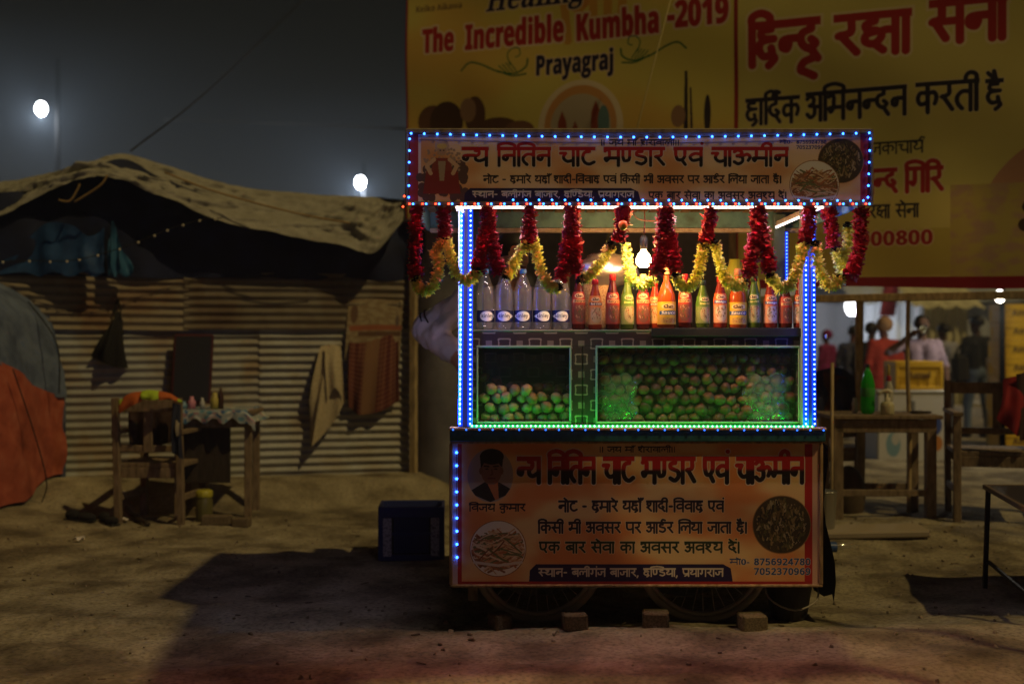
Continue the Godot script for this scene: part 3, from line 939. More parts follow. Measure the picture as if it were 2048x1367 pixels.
		obj(s[2], st, M.blue_tarp if s[1] > 0.31 else M.sky_tarp, h)
	# a string of unlit fairy lamps slung across the gable
	var fl := thing("fairy_light_string", "string of unlit fairy lights slung across the dark gable of the hut", "string lights")
	var line := along([P(-20, 524, 9.7), P(60, 521, 9.7), P(125, 522, 9.7), P(170, 516, 9.7), P(240, 497, 9.72), P(300, 474, 9.75), P(345, 456, 9.8), P(400, 440, 9.85), P(445, 436, 9.9)], 40)
	st = new_st(true)
	tube(st, line, 0.004, 5)
	obj("wire", st, M.black, fl)
	var bead := new_st(true)
	ball(bead, Vector3.ZERO, Vector3.ONE * 0.011, 8, 5)
	var bm := done(bead)
	for i in range(2, 40, 3): put("lamp", bm, mat(.6, .56, .45, 0.3), fl, line[i] + Vector3(0, -0.008, 0.004))

func hang(top: Array, low: Array, n: int, m: int, pleat: float, waves: float, bulge := 0.03, sd := 0.0) -> ArrayMesh:      # cloth hanging between an upper and a lower edge
	var st := new_st(true)
	var a := along(top, n)
	var b := along(low, n)
	var rows := []
	for j in m + 1:
		var v := float(j) / m
		var row := []
		for i in n + 1:
			var u := float(i) / n
			var w := sin(u * TAU * waves + sd + (1.0 - v) * 1.3) * pleat * (0.3 + 0.7 * (1.0 - v)) + fn.get_noise_2d(u * 90.0 + sd * 31.0, v * 70.0) * pleat
			row.append(b[i].lerp(a[i], v) + Vector3(0, 0, w + sin(v * PI) * bulge))
		rows.append(row)
	sheet(st, rows)
	return done(st)

func wall_at(px: float, py: float, off: float) -> Vector3:       # a place on the hut's front wall
	var t := (px - 1024.0) / F
	var x := t * (9.95 + 3.91 * 0.2635) / (1.0 - 0.2635 * t)
	return P(px, py, hut_d(x) - off)

func build_hut_things() -> void:
	# black bag on a nail
	var b := thing("hanging_bag", "black cloth bag hanging from a nail on the hut's tin wall", "bag")
	put("bag_body", hang([wall_at(229, 640, .06), wall_at(236, 622, .07), wall_at(246, 640, .06)], [wall_at(184, 712, .05), wall_at(215, 728, .13), wall_at(255, 736, .05)], 16, 12, 0.025, 2.5, 0.05), M.black_cloth, b)
	var st := new_st(true)
	for s in [-1, 1]: tube(st, along([wall_at(236 + s * 5, 640, .07), wall_at(236 + s * 5, 615, .05), wall_at(236, 598, .03)], 8), 0.008, 6)
	obj("handle", st, M.black_cloth, b)
	# towel
	var t := thing("towel", "long beige towel hanging by one end from the tin wall", "towel")
	put("cloth", hang([wall_at(642, 692, .05), wall_at(662, 688, .07), wall_at(682, 692, .05)], [wall_at(620, 800, .1), wall_at(622, 884, .13), wall_at(632, 884, .15), wall_at(672, 836, .15), wall_at(690, 800, .1)], 26, 22, 0.03, 2.2, 0.05, 1.0), M.towel, t)
	put("front_fold", hang([wall_at(650, 692, .1), wall_at(682, 692, .1)], [wall_at(655, 800, .17), wall_at(672, 775, .19), wall_at(692, 815, .17)], 14, 14, 0.014, 1.5, 0.03, 2.0), M.towel, t)
	# printed sack nailed to the wall
	var sack := thing("printed_sack", "pale printed sack sheet nailed flat above the checked cloth", "sack")
	var pi := Ink.new(256, 256, lin(.34, .27, .17))
	mottled(pi, lin(.36, .3, .19), lin(.26, .19, .11), 0.01, 4)
	pi.img.fill_rect(Rect2i(20, 110, 236, 22), lin(.3, .1, .05))
	pi.img.fill_rect(Rect2i(60, 136, 190, 20), lin(.13, .07, .04))
	pi.ell(40, 60, 18, 40, lin(.14, .08, .05))
	pi.ell(226, 92, 10, 24, lin(.14, .1, .09))
	pi.ell(236, 26, 9, 12, lin(.03, .02, .02))
	put("sheet", hang([wall_at(697, 600, .05), wall_at(750, 594, .05), wall_at(806, 597, .05)], [wall_at(690, 720, .05), wall_at(750, 722, .05), wall_at(800, 720, .05)], 16, 12, 0.006, 2.0, 0.01), printed(pi.img, 0.8), sack)
	# checked cloth
	var g := thing("checked_cloth", "dark red checked cloth hanging below the printed sack", "cloth")
	var ck := Ink.new(256, 256, lin(.13, .035, .025))
	for k in 16:
		ck.img.fill_rect(Rect2i(k * 16, 0, 5, 256), lin(.2, .1, .06) if k % 3 else lin(.05, .012, .012))
		for y in range(0, 256, 4): ck.img.fill_rect(Rect2i(0, (k * 16 + y % 4) % 256, 256, 3), lin(.18, .08, .05))
		ck.img.fill_rect(Rect2i(0, k * 16 + 8, 256, 4), lin(.09, .02, .018))
	ck.img.fill_rect(Rect2i(90, 0, 60, 256), lin(.19, .1, .055))
	var cm := printed(ck.img, 0.95)
	put("cloth", hang([wall_at(698, 684, .07), wall_at(730, 684, .08), wall_at(770, 672, .07), wall_at(797, 664, .05)], [wall_at(698, 812, .09), wall_at(720, 828, .12), wall_at(760, 822, .12), wall_at(800, 800, .08)], 24, 16, 0.022, 3.0, 0.03, 0.5), cm, g)
	# leaning board on the table
	var mi := thing("mirror", "dark mirror with rounded corners leaning on the wall above the table", "mirror")
	st = new_st()
	var c := wall_at(385, 737, .12)
	var bs := Basis(Vector3(1, 0, -.2635).normalized(), Vector3(0.02, 0.99, -0.12).normalized(), Vector3(.255, 0.1, .96).normalized())
	box(st, Vector3.ZERO, Vector3(0.345, 0.62, 0.025), bs, 0.012)
	obj("frame", st, mat(.06, .012, .014, 0.5), mi, c)
	st = new_st()
	box(st, bs.z * 0.0145, Vector3(0.3, 0.575, 0.004), bs, 0.001)
	obj("panel", st, mat(.022, .022, .026, 0.35), mi, c)

func person_chair(called: String, label: String, at: Vector3, turn: float, w: float, dp: float, seat_h: float, back_h: float, arm_h: float, m: Material) -> Node3D:       # a plain carpentered armchair
	var c := thing(called, label, "chair", at, turn)
	for sx in [-1, 1]:
		var st := new_st()
		beam(st, Vector3(sx * w * .5, 0, -dp * .5), Vector3(sx * w * .5, back_h, -dp * .5 - 0.06), 0.05, 0.05)
		obj("rear_leg", st, m, c)
		st = new_st()
		beam(st, Vector3(sx * w * .5, 0, dp * .5), Vector3(sx * w * .5, arm_h, dp * .5), 0.055, 0.05)
		obj("front_leg", st, m, c)
		boxes("armrest", Vector3(sx * w * .5, arm_h + 0.015, 0), Vector3(0.07, 0.03, dp + 0.12), m, c)
		boxes("side_rail", Vector3(sx * w * .5, seat_h * 0.45, 0), Vector3(0.03, 0.05, dp - 0.05), m, c)
	boxes("seat", Vector3(0, seat_h, 0), Vector3(w + 0.02, 0.035, dp + 0.02), m, c)
	for s in [-1, 1]: boxes("apron", Vector3(0, seat_h - 0.06, s * dp * .5), Vector3(w - 0.05, 0.08, 0.025), m, c)
	boxes("top_rail", Vector3(0, back_h - 0.06, -dp * .5 - 0.055), Vector3(w - 0.04, 0.09, 0.03), m, c)
	boxes("lower_rail", Vector3(0, seat_h + 0.13, -dp * .5 - 0.02), Vector3(w - 0.04, 0.05, 0.03), m, c)
	boxes("splat", Vector3(0, (seat_h + back_h) * 0.5 + 0.02, -dp * .5 - 0.035), Vector3(0.07, back_h - seat_h - 0.16, 0.02), m, c)
	return c

func table_of(called: String, label: String, at: Vector3, turn: float, s: Vector3, leg: float, m: Material, rail_y := 0.0) -> Node3D:
	var t := thing(called, label, "table", at, turn)
	boxes("table_top", Vector3(0, s.y - 0.015, 0), Vector3(s.x, 0.03, s.z), m, t)
	for sx in [-1, 1]:
		boxes("apron", Vector3(0, s.y - 0.085, sx * (s.z * .5 - 0.05)), Vector3(s.x - 0.12, 0.1, 0.025), m, t)
		for sz in [-1, 1]: boxes("leg", Vector3(sx * (s.x * .5 - leg), (s.y - 0.03) * .5, sz * (s.z * .5 - leg)), Vector3(leg, s.y - 0.03, leg), m, t)
		if rail_y > 0.0: boxes("rail", Vector3(0, rail_y, sx * (s.z * .5 - leg)), Vector3(s.x - leg * 3.0, 0.05, 0.03), m, t)
	return t

func brick(label: String, p: Vector3, turn: float, tilt := 0.0, s := Vector3(0.22, 0.075, 0.105)) -> void:
	tag(boxes("brick", p + Vector3(0, s.y * 0.45, 0), s, M.brick, null, Basis.from_euler(Vector3(0, turn, tilt)), 0.008), label, "brick", "loose bricks lying about the lane")

func build_left_things() -> void:
	var gy := ground_y(-3.0, 8.9)
	# armchair with clothes over its back
	var ch := person_chair("armchair", "rough wooden armchair with clothes over its back, before the hut", Vector3(-2.78, gy - 0.01, -9.05), PI - 0.08, 0.5, 0.5, 0.46, 0.98, 0.7, M.wood_dark)
	ch.position.y = gy - 0.01
	var v := thing("safety_vest", "orange and lime vest draped over the armchair's back", "vest")
	for s in [[P(240, 800, 8.7), P(260, 786, 8.66), P(284, 782, 8.66), P(240, 826, 8.66), P(262, 812, 8.62), P(284, 802, 8.62), "orange_panel", mat(.42, .1, .02)], [P(284, 781, 8.64), P(300, 779, 8.63), P(318, 781, 8.64), P(284, 796, 8.6), P(300, 800, 8.6), P(318, 797, 8.6), "lime_panel", mat(.36, .5, .03)], [P(318, 781, 8.66), P(340, 786, 8.66), P(358, 797, 8.68), P(320, 800, 8.62), P(342, 798, 8.62), P(360, 803, 8.66), "orange_panel", mat(.42, .1, .02)]]:
		put(s[6], hang([s[0], s[1], s[2]], [s[3], s[4], s[5]], 10, 8, 0.012, 1.5, 0.02), s[7], v)
	for s in [[P(237, 800, 8.68), P(246, 796, 8.66), P(244, 818, 8.66), P(252, 828, 8.64)], [P(352, 796, 8.66), P(364, 800, 8.66), P(358, 804, 8.66), P(368, 808, 8.66)]]: put("lime_edge", hang([s[0], s[1]], [s[2], s[3]], 5, 5, 0.006, 1.0, 0.01), mat(.36, .5, .03), v)
	var ja := thing("hanging_jacket", "dark maroon jacket hanging behind the armchair's splat", "jacket")
	put("cloth", hang([P(258, 800, 8.9), P(300, 790, 8.88), P(356, 806, 8.9)], [P(262, 888, 8.86), P(310, 892, 8.86), P(350, 880, 8.86)], 20, 12, 0.025, 3.0), mat(.035, .016, .012), ja)
	put("sleeve", hang([P(345, 806, 8.66), P(362, 808, 8.66)], [P(346, 905, 8.6), P(366, 918, 8.6)], 8, 10, 0.02, 1.5), mat(.012, .014, .03), ja)
	put("pale_lining", hang([P(352, 838, 8.62), P(360, 842, 8.62)], [P(354, 872, 8.58), P(366, 868, 8.58)], 5, 6, 0.01, 1.0), mat(.2, .17, .12), ja)
	# table with a patterned plastic cloth
	var tb := table_of("plank_table", "tall narrow table under a blue patterned plastic cloth beside the armchair", Vector3(-2.4, ground_y(-2.4, 9.35) - 0.02, -9.3), 0.06, Vector3(0.66, 0.88, 0.5), 0.055, M.wood_dark)
	boxes("side_board", Vector3(-0.08, 0.55, 0.17), Vector3(0.42, 0.5, 0.02), M.wood_black, tb)
	var ty := tb.position.y + 0.88
	var pc := Ink.new(256, 128, lin(.3, .34, .34))
	var g := RandomNumberGenerator.new()
	g.seed = 3
	for i in 260: pc.ell(g.randf() * 256, g.randf() * 128, g.randf_range(3, 9), g.randf_range(3, 8), [lin(.05, .12, .26), lin(.5, .5, .46), lin(.1, .22, .3), lin(.34, .2, .22)][i % 4])
	var tc := thing("plastic_tablecloth", "blue and white patterned plastic cloth on the tall narrow table", "tablecloth")
	var st := new_st(true)
	var rows := []
	for j in 10:
		var row := []
		for i in 25:
			var x := -2.4 + (i / 24.0 - 0.5) * 0.74
			var z := -9.0 - minf(j, 6) * 0.0 - maxf(0.0, j - 3) * 0.09
			var y := ty + 0.008
			if j < 4: y -= (3 - j) * 0.028 * (1.0 + 0.3 * sin(i * 1.3))
			if i > 21: y -= (i - 21) * 0.03
			row.append(Vector3(x, y, z + (0.012 * sin(i * 1.7) if j < 3 else 0.0)))
		rows.append(row)
	sheet(st, rows)
	obj("cloth", st, printed(pc.img, 0.4), tc)
	for q in [[384, .03, .1, .5, .2, .28, "pink_tub", "small pink tub on the patterned plastic cloth", "tub"], [405, .02, .09, .4, .4, .38, "cup", "pale cup beside the pink tub on the cloth", "cup"], [442, .022, .17, .05, .02, .012, "brown_bottle", "dark narrow bottle at the back of the tall table", "bottle"], [430, .035, .13, .4, .34, .08, "yellow_jar", "yellow jar behind the dark narrow bottle", "jar"], [368, .03, .06, .12, .22, .3, "blue_bowl", "low blue bowl at the left end of the cloth", "bowl"]]:
		st = new_st(true)
		var r: float = q[1]
		var hh: float = q[2]
		lathe(st, [Vector2(0, 0), Vector2(r, 0), Vector2(r * 1.05, hh * 0.6), Vector2(r * 0.6, hh * 0.75), Vector2(r * 0.5, hh), Vector2(0, hh)], 14)
		var pp := P(q[0], 700, 9.2)
		tag(obj(q[6], st, mat(q[3], q[4], q[5], 0.4), null, Vector3(pp.x, ty + 0.01, -9.2)), q[7], q[8])
	# olive jar and bricks
	st = new_st(true)
	lathe(st, [Vector2(0, 0), Vector2(.062, 0), Vector2(.066, .03), Vector2(.066, .16), Vector2(.055, .19), Vector2(.05, .2)], 18)
	var jar := thing("plastic_jar", "olive plastic jar with a yellow lid under the tall table", "jar", Vector3(-2.42, ground_y(-2.42, 8.95), -8.95))
	obj("jar_body", st, mat(.1, .09, .03, 0.35), jar)
	st = new_st(true)
	lathe(st, [Vector2(.064, .19), Vector2(.066, .2), Vector2(.066, .235), Vector2(.05, .245), Vector2(0, .245)], 18)
	obj("lid", st, mat(.35, .32, .03, 0.4), jar)
	brick("pale brick nearest the tall table's right leg", Vector3(-2.27, ground_y(-2.27, 8.75), -8.75), 0.05)
	brick("pale brick butted against the end of another, farther from the table", Vector3(-2.07, ground_y(-2.07, 8.72), -8.72), -0.1, 0.0, Vector3(0.13, 0.07, 0.1))
	brick("brick lying half hidden between the armchair's legs", Vector3(-2.6, ground_y(-2.6, 9.25), -9.25), 0.2)
	# worn shoes and scraps
	for k in 2:
		var sh := thing("shoe", ["black shoe lying left of the armchair, nearer the tent", "black shoe lying left of the armchair, nearer the chair"][k], "shoe", Vector3(-3.33 + k * 0.22, ground_y(-3.3 + k * 0.2, 8.75), -8.75), 1.3 - k * 0.5, "pair of old shoes")
		st = new_st(true)
		ball(st, Vector3(0, 0.035, 0.07), Vector3(0.042, 0.035, 0.08), 12, 7)
		ball(st, Vector3(0, 0.045, -0.05), Vector3(0.038, 0.045, 0.07), 12, 7)
		obj("upper", st, M.black_cloth, sh)
		boxes("sole", Vector3(0, 0.008, 0.01), Vector3(0.08, 0.018, 0.26), M.black, sh, Basis.IDENTITY, 0.008)
	for q in [[-3.02, 8.86, "crumpled white paper scrap beside the old shoes"], [-3.02, 7.95, "white paper scrap on the open ground before the bank"], [-3.28, 9.55, "pinkish paper scrap at the foot of the hut's wall"]]:
		st = new_st()
		var pts := []
		for i in 5:
			var row := []
			for k in 5: row.append(Vector3((k - 2) * 0.016, 0.012 + rnd(0, 0.03), (2 - i) * 0.016))
			pts.append(row)
		sheet(st, pts)
		tag(obj("paper_scrap", st, mat(.55, .5, .48), null, Vector3(q[0], ground_y(q[0], q[1]), -q[1])), q[2], "litter", "paper scraps on the ground")
	st = new_st(true)
	tube(st, along([Vector3(-3.15, ground_y(-3.15, 9.3) + .05, -9.3), Vector3(-3.0, ground_y(-3.0, 9.0) + .03, -9.0), Vector3(-2.78, ground_y(-2.78, 8.7) + .02, -8.7)], 10), [.02, .022, .02, .018, .02, .022, .02, .02, .018, .02, .018], 7)
	tag(obj("stick", st, M.wood_black), "dark crooked stick slanting to the armchair's left leg", "stick")
	# tent at the left edge: grey blue tarpaulin over orange cloth
	var te := thing("tent", "bulging tent of grey-blue tarpaulin over orange cloth at the left edge", "tent")
	for part in 2:
		st = new_st(true)
		rows = []
		for j in 25:
			var row := []
			for i in 41:
				var u := i / 40.0                  # 0 far end .. 1 near end
				var d := lerpf(9.9, 6.6, u)
				var seam := lerpf(0.93, 1.35, smoothstep(0.0, 0.45, u)) - 0.1 * u
				var y0 := ground_y(-3.9, d) + 0.03 if part == 0 else seam
				var y1 := seam + 0.03 if part == 0 else 2.08 + 0.1 * sin(u * 9.0)
				var y := lerpf(y0, y1, j / 24.0)
				var lean := -0.16 * (y - 0.9) if y > 0.9 else 0.0
				var shoulder := -0.6 * pow(maxf(0.0, (y - 1.55) / 0.5), 2.0)
				var fold := fn.get_noise_2d(d * 55.0, y * 10.0 + part * 90.0) * 0.09 + absf(fn.get_noise_2d(d * 120.0 + y * 70.0, y * 60.0 + part * 40.0)) * 0.09 + fn.get_noise_2d(d * 260.0 + y * 50.0, y * 160.0) * 0.02
				row.append(Vector3(-3.95 + lean + shoulder + fold + (0.03 if part == 0 else -0.02), y, -d))
			rows.append(row)
		sheet(st, rows)
		obj(["orange_cloth", "grey_tarpaulin"][part], st, [M.orange_cloth, M.grey_tarp][part], te)
	st = new_st(true)
	rows = []
	for j in 13:                             # its far end, turned towards the hut
		var row := []
		for i in 9:
			var y := lerpf(0.1, 1.98, j / 12.0)
			var lean := -0.16 * (y - 0.9) if y > 0.9 else 0.0
			row.append(Vector3(-3.9 + lean - 0.6 * pow(maxf(0.0, (y - 1.55) / 0.5), 2.0) - i * 0.3 + 0.02, y, -9.9 - 0.03 * sin(i)))
		rows.append(row)
	sheet(st, rows)
	obj("end_cloth", st, M.grey_tarp, te)
	st = new_st(true)
	tube(st, along([Vector3(-4.1, 1.75, -9.65), Vector3(-3.8, 1.4, -9.5), Vector3(-3.8, 0.98, -9.55)], 12), 0.006, 5)
	tube(st, along([Vector3(-3.88, 1.2, -8.85), Vector3(-3.78, 0.7, -9.0), Vector3(-3.72, 0.3, -9.1), Vector3(-3.8, ground_y(-3.8, 9.2), -9.2)], 14), 0.005, 5)
	obj("guy_rope", st, M.black, te)
	# blue crate near the cart
	crate("bottle_crate", "blue plastic bottle crate on the ground left of the cart", Vector3(-0.665, ground_y(-0.66, 7.5), -7.58), 0.05, Vector3(0.43, 0.35, 0.34), M.crate_blue, M.crate_label, true)

func crate(called: String, label: String, at: Vector3, turn: float, s: Vector3, m: Material, lm: Material, slatted: bool, group := "", word: Mesh = null) -> Node3D:
	var c := thing(called, label, "crate", at, turn, group)
	var st := new_st()
	for sx in [-1, 1]:
		for sz in [-1, 1]: box(st, Vector3(sx * (s.x * .5 - .02), s.y * .5, sz * (s.z * .5 - .02)), Vector3(.04, s.y, .04), Basis.IDENTITY, .005)
	for y in [0.02, s.y - 0.035]:
		var hh := 0.04 if y < 0.1 else 0.07
		for k in [-1, 1]:
			box(st, Vector3(0, y, k * (s.z * .5 - .008)), Vector3(s.x - .07, hh, .02), Basis.IDENTITY, .004)
			box(st, Vector3(k * (s.x * .5 - .008), y, 0), Vector3(.02, hh, s.z - .07), Basis.IDENTITY, .004)
	box(st, Vector3(0, .012, 0), Vector3(s.x - .04, .012, s.z - .04))
	obj("frame", st, m, c)
	if slatted:
		st = new_st()
		for i in 15:
			var x := (i - 7) * (s.x - .2) / 15.0
			for k in [-1, 1]: box(st, Vector3(x, s.y * .5, k * (s.z * .5 - .012)), Vector3(.011, s.y - .1, .01))
		for k in [-1, 1]: box(st, Vector3(0, s.y * .5, k * (s.z * .5 - .012)), Vector3(s.x - .1, .016, .013))
		for i in 12:
			for k in [-1, 1]: box(st, Vector3(k * (s.x * .5 - .012), s.y * .5, (i - 5.5) * (s.z - .08) / 12.0), Vector3(.01, s.y - .1, .007))
		obj("lattice", st, m, c)
		st = new_st()
		box(st, Vector3(0, s.y * .45, 0), Vector3(s.x - .06, s.y * .8, s.z - .09))
		obj("dark_bottles", st, M.black, c)
		for k in [-1, 1]: boxes("label_panel", Vector3(k * (s.x * .5 - .06), s.y * .44, s.z * .5 - .002), Vector3(.058, s.y * .72, .01), lm, c)
	else:
		st = new_st()
		for k in [-1, 1]:
			box(st, Vector3(0, s.y * .5, k * (s.z * .5 - .016)), Vector3(s.x - .07, s.y - .08, .012))
			box(st, Vector3(k * (s.x * .5 - .016), s.y * .5, 0), Vector3(.012, s.y - .08, s.z - .07))
		obj("side_panel", st, m, c)
		st = new_st()
		for k in 5: box(st, Vector3((k - 2) * (s.x - .12) / 4.0, s.y * .32, s.z * .5 - .008), Vector3(.012, s.y * .4, .012))
		obj("rib", st, m, c)
	if word: put("lettering", word, M.print_dark, c, Vector3(0, s.y * .52, s.z * .5 + 0.002))
	return c

# ---------------------------------------------------------------- the cart
const C0 := Vector3(0.607, 0, -6.0)
var cart: Node3D

func cbox(called: String, x0: float, x1: float, y0: float, y1: float, d0: float, d1: float, m: Material, bev := 0.003) -> MeshInstance3D:
	return boxes(called, Vector3((x0 + x1) * .5, (y0 + y1) * .5, -(d0 + d1) * .5) - C0, Vector3(x1 - x0, y1 - y0, absf(d1 - d0)), m, cart, Basis.IDENTITY, bev)

func flat(called: String, x0: float, x1: float, y0: float, y1: float, d: float, m: Material, parent: Node, off: Vector3) -> MeshInstance3D:
	var q := QuadMesh.new()
	q.size = Vector2(x1 - x0, y1 - y0)
	return put(called, q, m, parent, Vector3((x0 + x1) * .5, (y0 + y1) * .5, -d) - off)

func build_cart() -> void:
	cart = thing("food_cart", "street food cart with lit posts, sign canopy, glass case and orange banner", "food cart", C0)
	# lower body
	cbox("banner_board", -.300, 1.512, .222, .922, 5.56, 5.58, M.wood_dark)
	flat("banner", -.290, 1.503, .228, .916, 5.555, printed(banner_print(), 0.45), cart, C0)
	cbox("trim_strip", -.302, 1.514, .914, .926, 5.545, 5.565, M.wood_pale)
	cbox("trim_strip", -.302, 1.514, .216, .229, 5.545, 5.565, M.wood_pale)
	cbox("trim_strip", -.306, -.289, .229, .914, 5.545, 5.566, M.wood_pale)
	cbox("trim_strip", 1.500, 1.516, .229, .914, 5.545, 5.566, M.wood_pale)
	cbox("deck", -.29, 1.50, .935, .975, 5.55, 6.48, M.wood_dark)
	cbox("fascia", -.302, 1.520, .928, .982, 5.515, 5.545, M.teal_paint)
	cbox("counter_edge", -.305, 1.523, .983, .995, 5.500, 5.60, M.wood_pale)
	for s in [[-.28, -.25], [1.46, 1.49]]: cbox("side_board", s[0], s[1], .25, .93, 5.59, 6.45, M.wood_dark)
	cbox("rear_board", -.25, 1.46, .3, .93, 6.43, 6.46, M.wood_dark)
	for x in [-.22, 1.42]:
		for d in [5.68, 6.38]: cbox("leg", x, x + .05, .12 if d < 6 else 0.1, .93, d, d + .05, M.wood_dark)
	for d in [5.7, 6.3]: cbox("chassis_beam", -.25, 1.46, .37, .43, d, d + .06, M.wood_black)
	# wheels turn in the plane of the picture: the cart rolls to the side
	var tyre := new_st(true)
	var ring := []
	for k in 41: ring.append(Vector3(cos(TAU * k / 40.0), sin(TAU * k / 40.0), 0) * .322)
	tube(tyre, ring, .019, 8, false)
	var tm := done(tyre)
	var rim := new_st(true)
	ring = ring.map(func(p): return p * (.294 / .322))
	tube(rim, ring, .012, 6, false)
	var rm := done(rim)
	var sp := new_st(true)
	for k in 32:
		var a := TAU * k / 32.0
		var b := a + (0.5 if k % 2 else -0.5)
		tube(sp, [Vector3(cos(b) * .03, sin(b) * .03, .025 if k % 4 < 2 else -.025), Vector3(cos(a) * .293, sin(a) * .293, 0)], .0022, 4, false)
	var sm := done(sp)
	var hb := new_st(true)
	lathe(hb, [Vector2(0, -.05), Vector2(.018, -.05), Vector2(.022, -.03), Vector2(.036, -.028), Vector2(.036, -.02), Vector2(.02, -.015), Vector2(.02, .015), Vector2(.036, .02), Vector2(.036, .028), Vector2(.018, .05), Vector2(0, .05)], 14, Vector3.ZERO, Basis.from_euler(Vector3(PI / 2, 0, 0)))
	var hm := done(hb)
	for w in [[.128, 5.70], [.958, 5.70], [.14, 6.30], [.95, 6.30]]:
		var wh := Node3D.new()
		wh.name = "wheel"
		if cart.has_node("wheel"): wh.name = "wheel_%03d" % cart.get_children().filter(func(n): return n.name.begins_with("wheel")).size()
		cart.add_child(wh)
		wh.position = Vector3(w[0], .345, -w[1]) - C0
		put("tyre", tm, M.rubber, wh)
		put("rim", rm, M.steel_dull, wh)
		put("spokes", sm, M.steel_dull, wh)
		put("hub", hm, M.steel_dull, wh)
	for x in [.128, .958]:
		var ax := new_st(true)
		tube(ax, [Vector3(x, .345, -5.62), Vector3(x, .345, -6.38)], .014, 8)
		obj("axle", ax, M.steel_dull, cart, -C0)
	var st := new_st(true)
	var rows := []
	for j in 9:
		var row := []
		for i in 9: row.append(Vector3(1.535 + .02 * sin(i * 1.4 + j) + (8 - j) * .006, lerpf(.13, .9, j / 8.0) + .02 * sin(i * 2.0), lerpf(-5.6, -6.4, i / 8.0)))
		rows.append(row)
	sheet(st, rows)
	obj("side_flap", st, M.black_cloth, cart, -C0)
	# posts and canopy
	for x in [-.262, 1.415]:
		cbox("post", x, x + .07, .995, 2.12, 5.555, 5.61, M.post_paint)
		cbox("post", x + .04, x + .105, .995, 2.12, 6.32, 6.37, M.post_teal)
	cbox("sign_board", -.478, 1.630, 2.032, 2.366, 5.155, 5.175, M.wood_dark)
	flat("sign_print", -.470, 1.622, 2.044, 2.352, 5.151, printed(sign_print(), 0.45), cart, C0)
	cbox("trim_strip", -.482, 1.634, 2.352, 2.372, 5.140, 5.154, M.wood_dark)
	cbox("trim_strip", -.482, 1.634, 2.024, 2.044, 5.140, 5.154, M.wood_dark)
	cbox("trim_strip", -.482, -.468, 2.044, 2.352, 5.141, 5.154, M.wood_dark)
	cbox("trim_strip", 1.620, 1.634, 2.044, 2.352, 5.141, 5.154, M.wood_dark)
	for x in [-.478, 1.61]: cbox("canopy_side", x, x + .018, 2.034, 2.364, 5.178, 6.40, M.teal_pale)
	cbox("canopy_back", -.458, 1.608, 2.048, 2.36, 6.38, 6.40, M.teal_pale)
	cbox("canopy_beam", -.458, 1.608, 2.022, 2.046, 6.36, 6.40, M.cream_paint)
	cbox("canopy_beam", -.27, 1.49, 2.04, 2.07, 5.30, 5.34, M.cream_paint)
	for x in [-.275, 1.465]: cbox("canopy_beam", x, x + .035, 2.05, 2.08, 5.345, 6.355, M.cream_paint)
	cbox("roof_sheet", -.48, 1.632, 2.367, 2.378, 5.16, 6.41, M.steel_dull)
	var slat := new_st()
	box(slat, Vector3.ZERO, Vector3(.05, .008, 1.17), Basis.IDENTITY, .002)
	var slm := done(slat)
	for k in 36: put("ceiling_slat", slm, [M.wood_pale, M.wood_tan][k % 2], cart, Vector3(-.436 + k * .0582, 2.135 + (k % 3) * .002, -5.77) - C0)
	# the glass case in its printed vinyl
	var v: Material = M.vinyl
	cbox("case_panel", -.200, 1.430, 1.389, 1.460, 5.60, 5.62, v)
	cbox("case_panel", -.200, -.170, 1.012, 1.389, 5.60, 5.62, v)
	cbox("case_panel", .2855, .345, 1.012, 1.389, 5.60, 5.62, v)
	cbox("case_panel", .348, .416, 1.012, 1.389, 5.60, 5.62, v)
	cbox("case_panel", 1.4105, 1.430, 1.012, 1.389, 5.60, 5.62, v)
	cbox("case_panel", -.200, 1.430, .996, 1.012, 5.60, 5.62, v)
	cbox("case_side", -.200, -.18, 1.0, 1.46, 5.622, 6.05, v)
	cbox("case_side", 1.41, 1.43, 1.0, 1.46, 5.622, 6.05, v)
	cbox("case_divider", .335, .355, 1.0, 1.46, 5.622, 6.05, v)
	cbox("case_back", -.20, 1.43, 1.0, 1.46, 6.05, 6.07, v)
	for w in [[-.170, .2855, 1.012, 1.389], [.416, 1.4105, 1.012, 1.389]]:
		for e in [[w[0] - .006, w[1] + .006, w[3] - .008, w[3] + .004], [w[0] - .006, w[1] + .006, w[2] - .004, w[2] + .008], [w[0] - .006, w[0] + .004, w[2] + .008, w[3] - .008], [w[1] - .004, w[1] + .006, w[2] + .008, w[3] - .008]]:
			cbox("window_trim", e[0], e[1], e[2], e[3], 5.590, 5.599, M.trim_green)
		flat("glass_pane", w[0] + .004, w[1] - .004, w[2] + .008, w[3] - .008, 5.606, M.pane, cart, C0)
	cbox("shelf", -.20, 1.43, 1.4615, 1.4705, 5.598, 6.12, M.shelf_grey)
	cbox("shelf_front", .685, 1.43, 1.436, 1.478, 5.575, 5.597, M.black)
	cbox("switch_button", 1.535, 1.548, 1.425, 1.45, 5.58, 5.59, mat(.6, .55, .45, .3), .005)
	# things in the shadow below
	var sack := thing("rubber_bucket", "dark rubber bucket standing under the right end of the cart", "bucket", Vector3(1.40, ground_y(1.4, 5.72), -5.76))
	st = new_st(true)
	lathe(st, [Vector2(0, .002), Vector2(.085, 0), Vector2(.09, .01), Vector2(.122, .2), Vector2(.13, .21), Vector2(.128, .225), Vector2(.112, .215), Vector2(.08, .02), Vector2(0, .02)], 22)
	obj("bucket_body", st, mat(.014, .012, .012, .6), sack)
	st = new_st(true)
	tube(st, along([Vector3(-.128, .21, 0), Vector3(-.12, .12, .1), Vector3(0, .07, .135), Vector3(.12, .12, .1), Vector3(.128, .21, 0)], 16), .005, 6)
	obj("handle", st, M.steel_dull, sack)
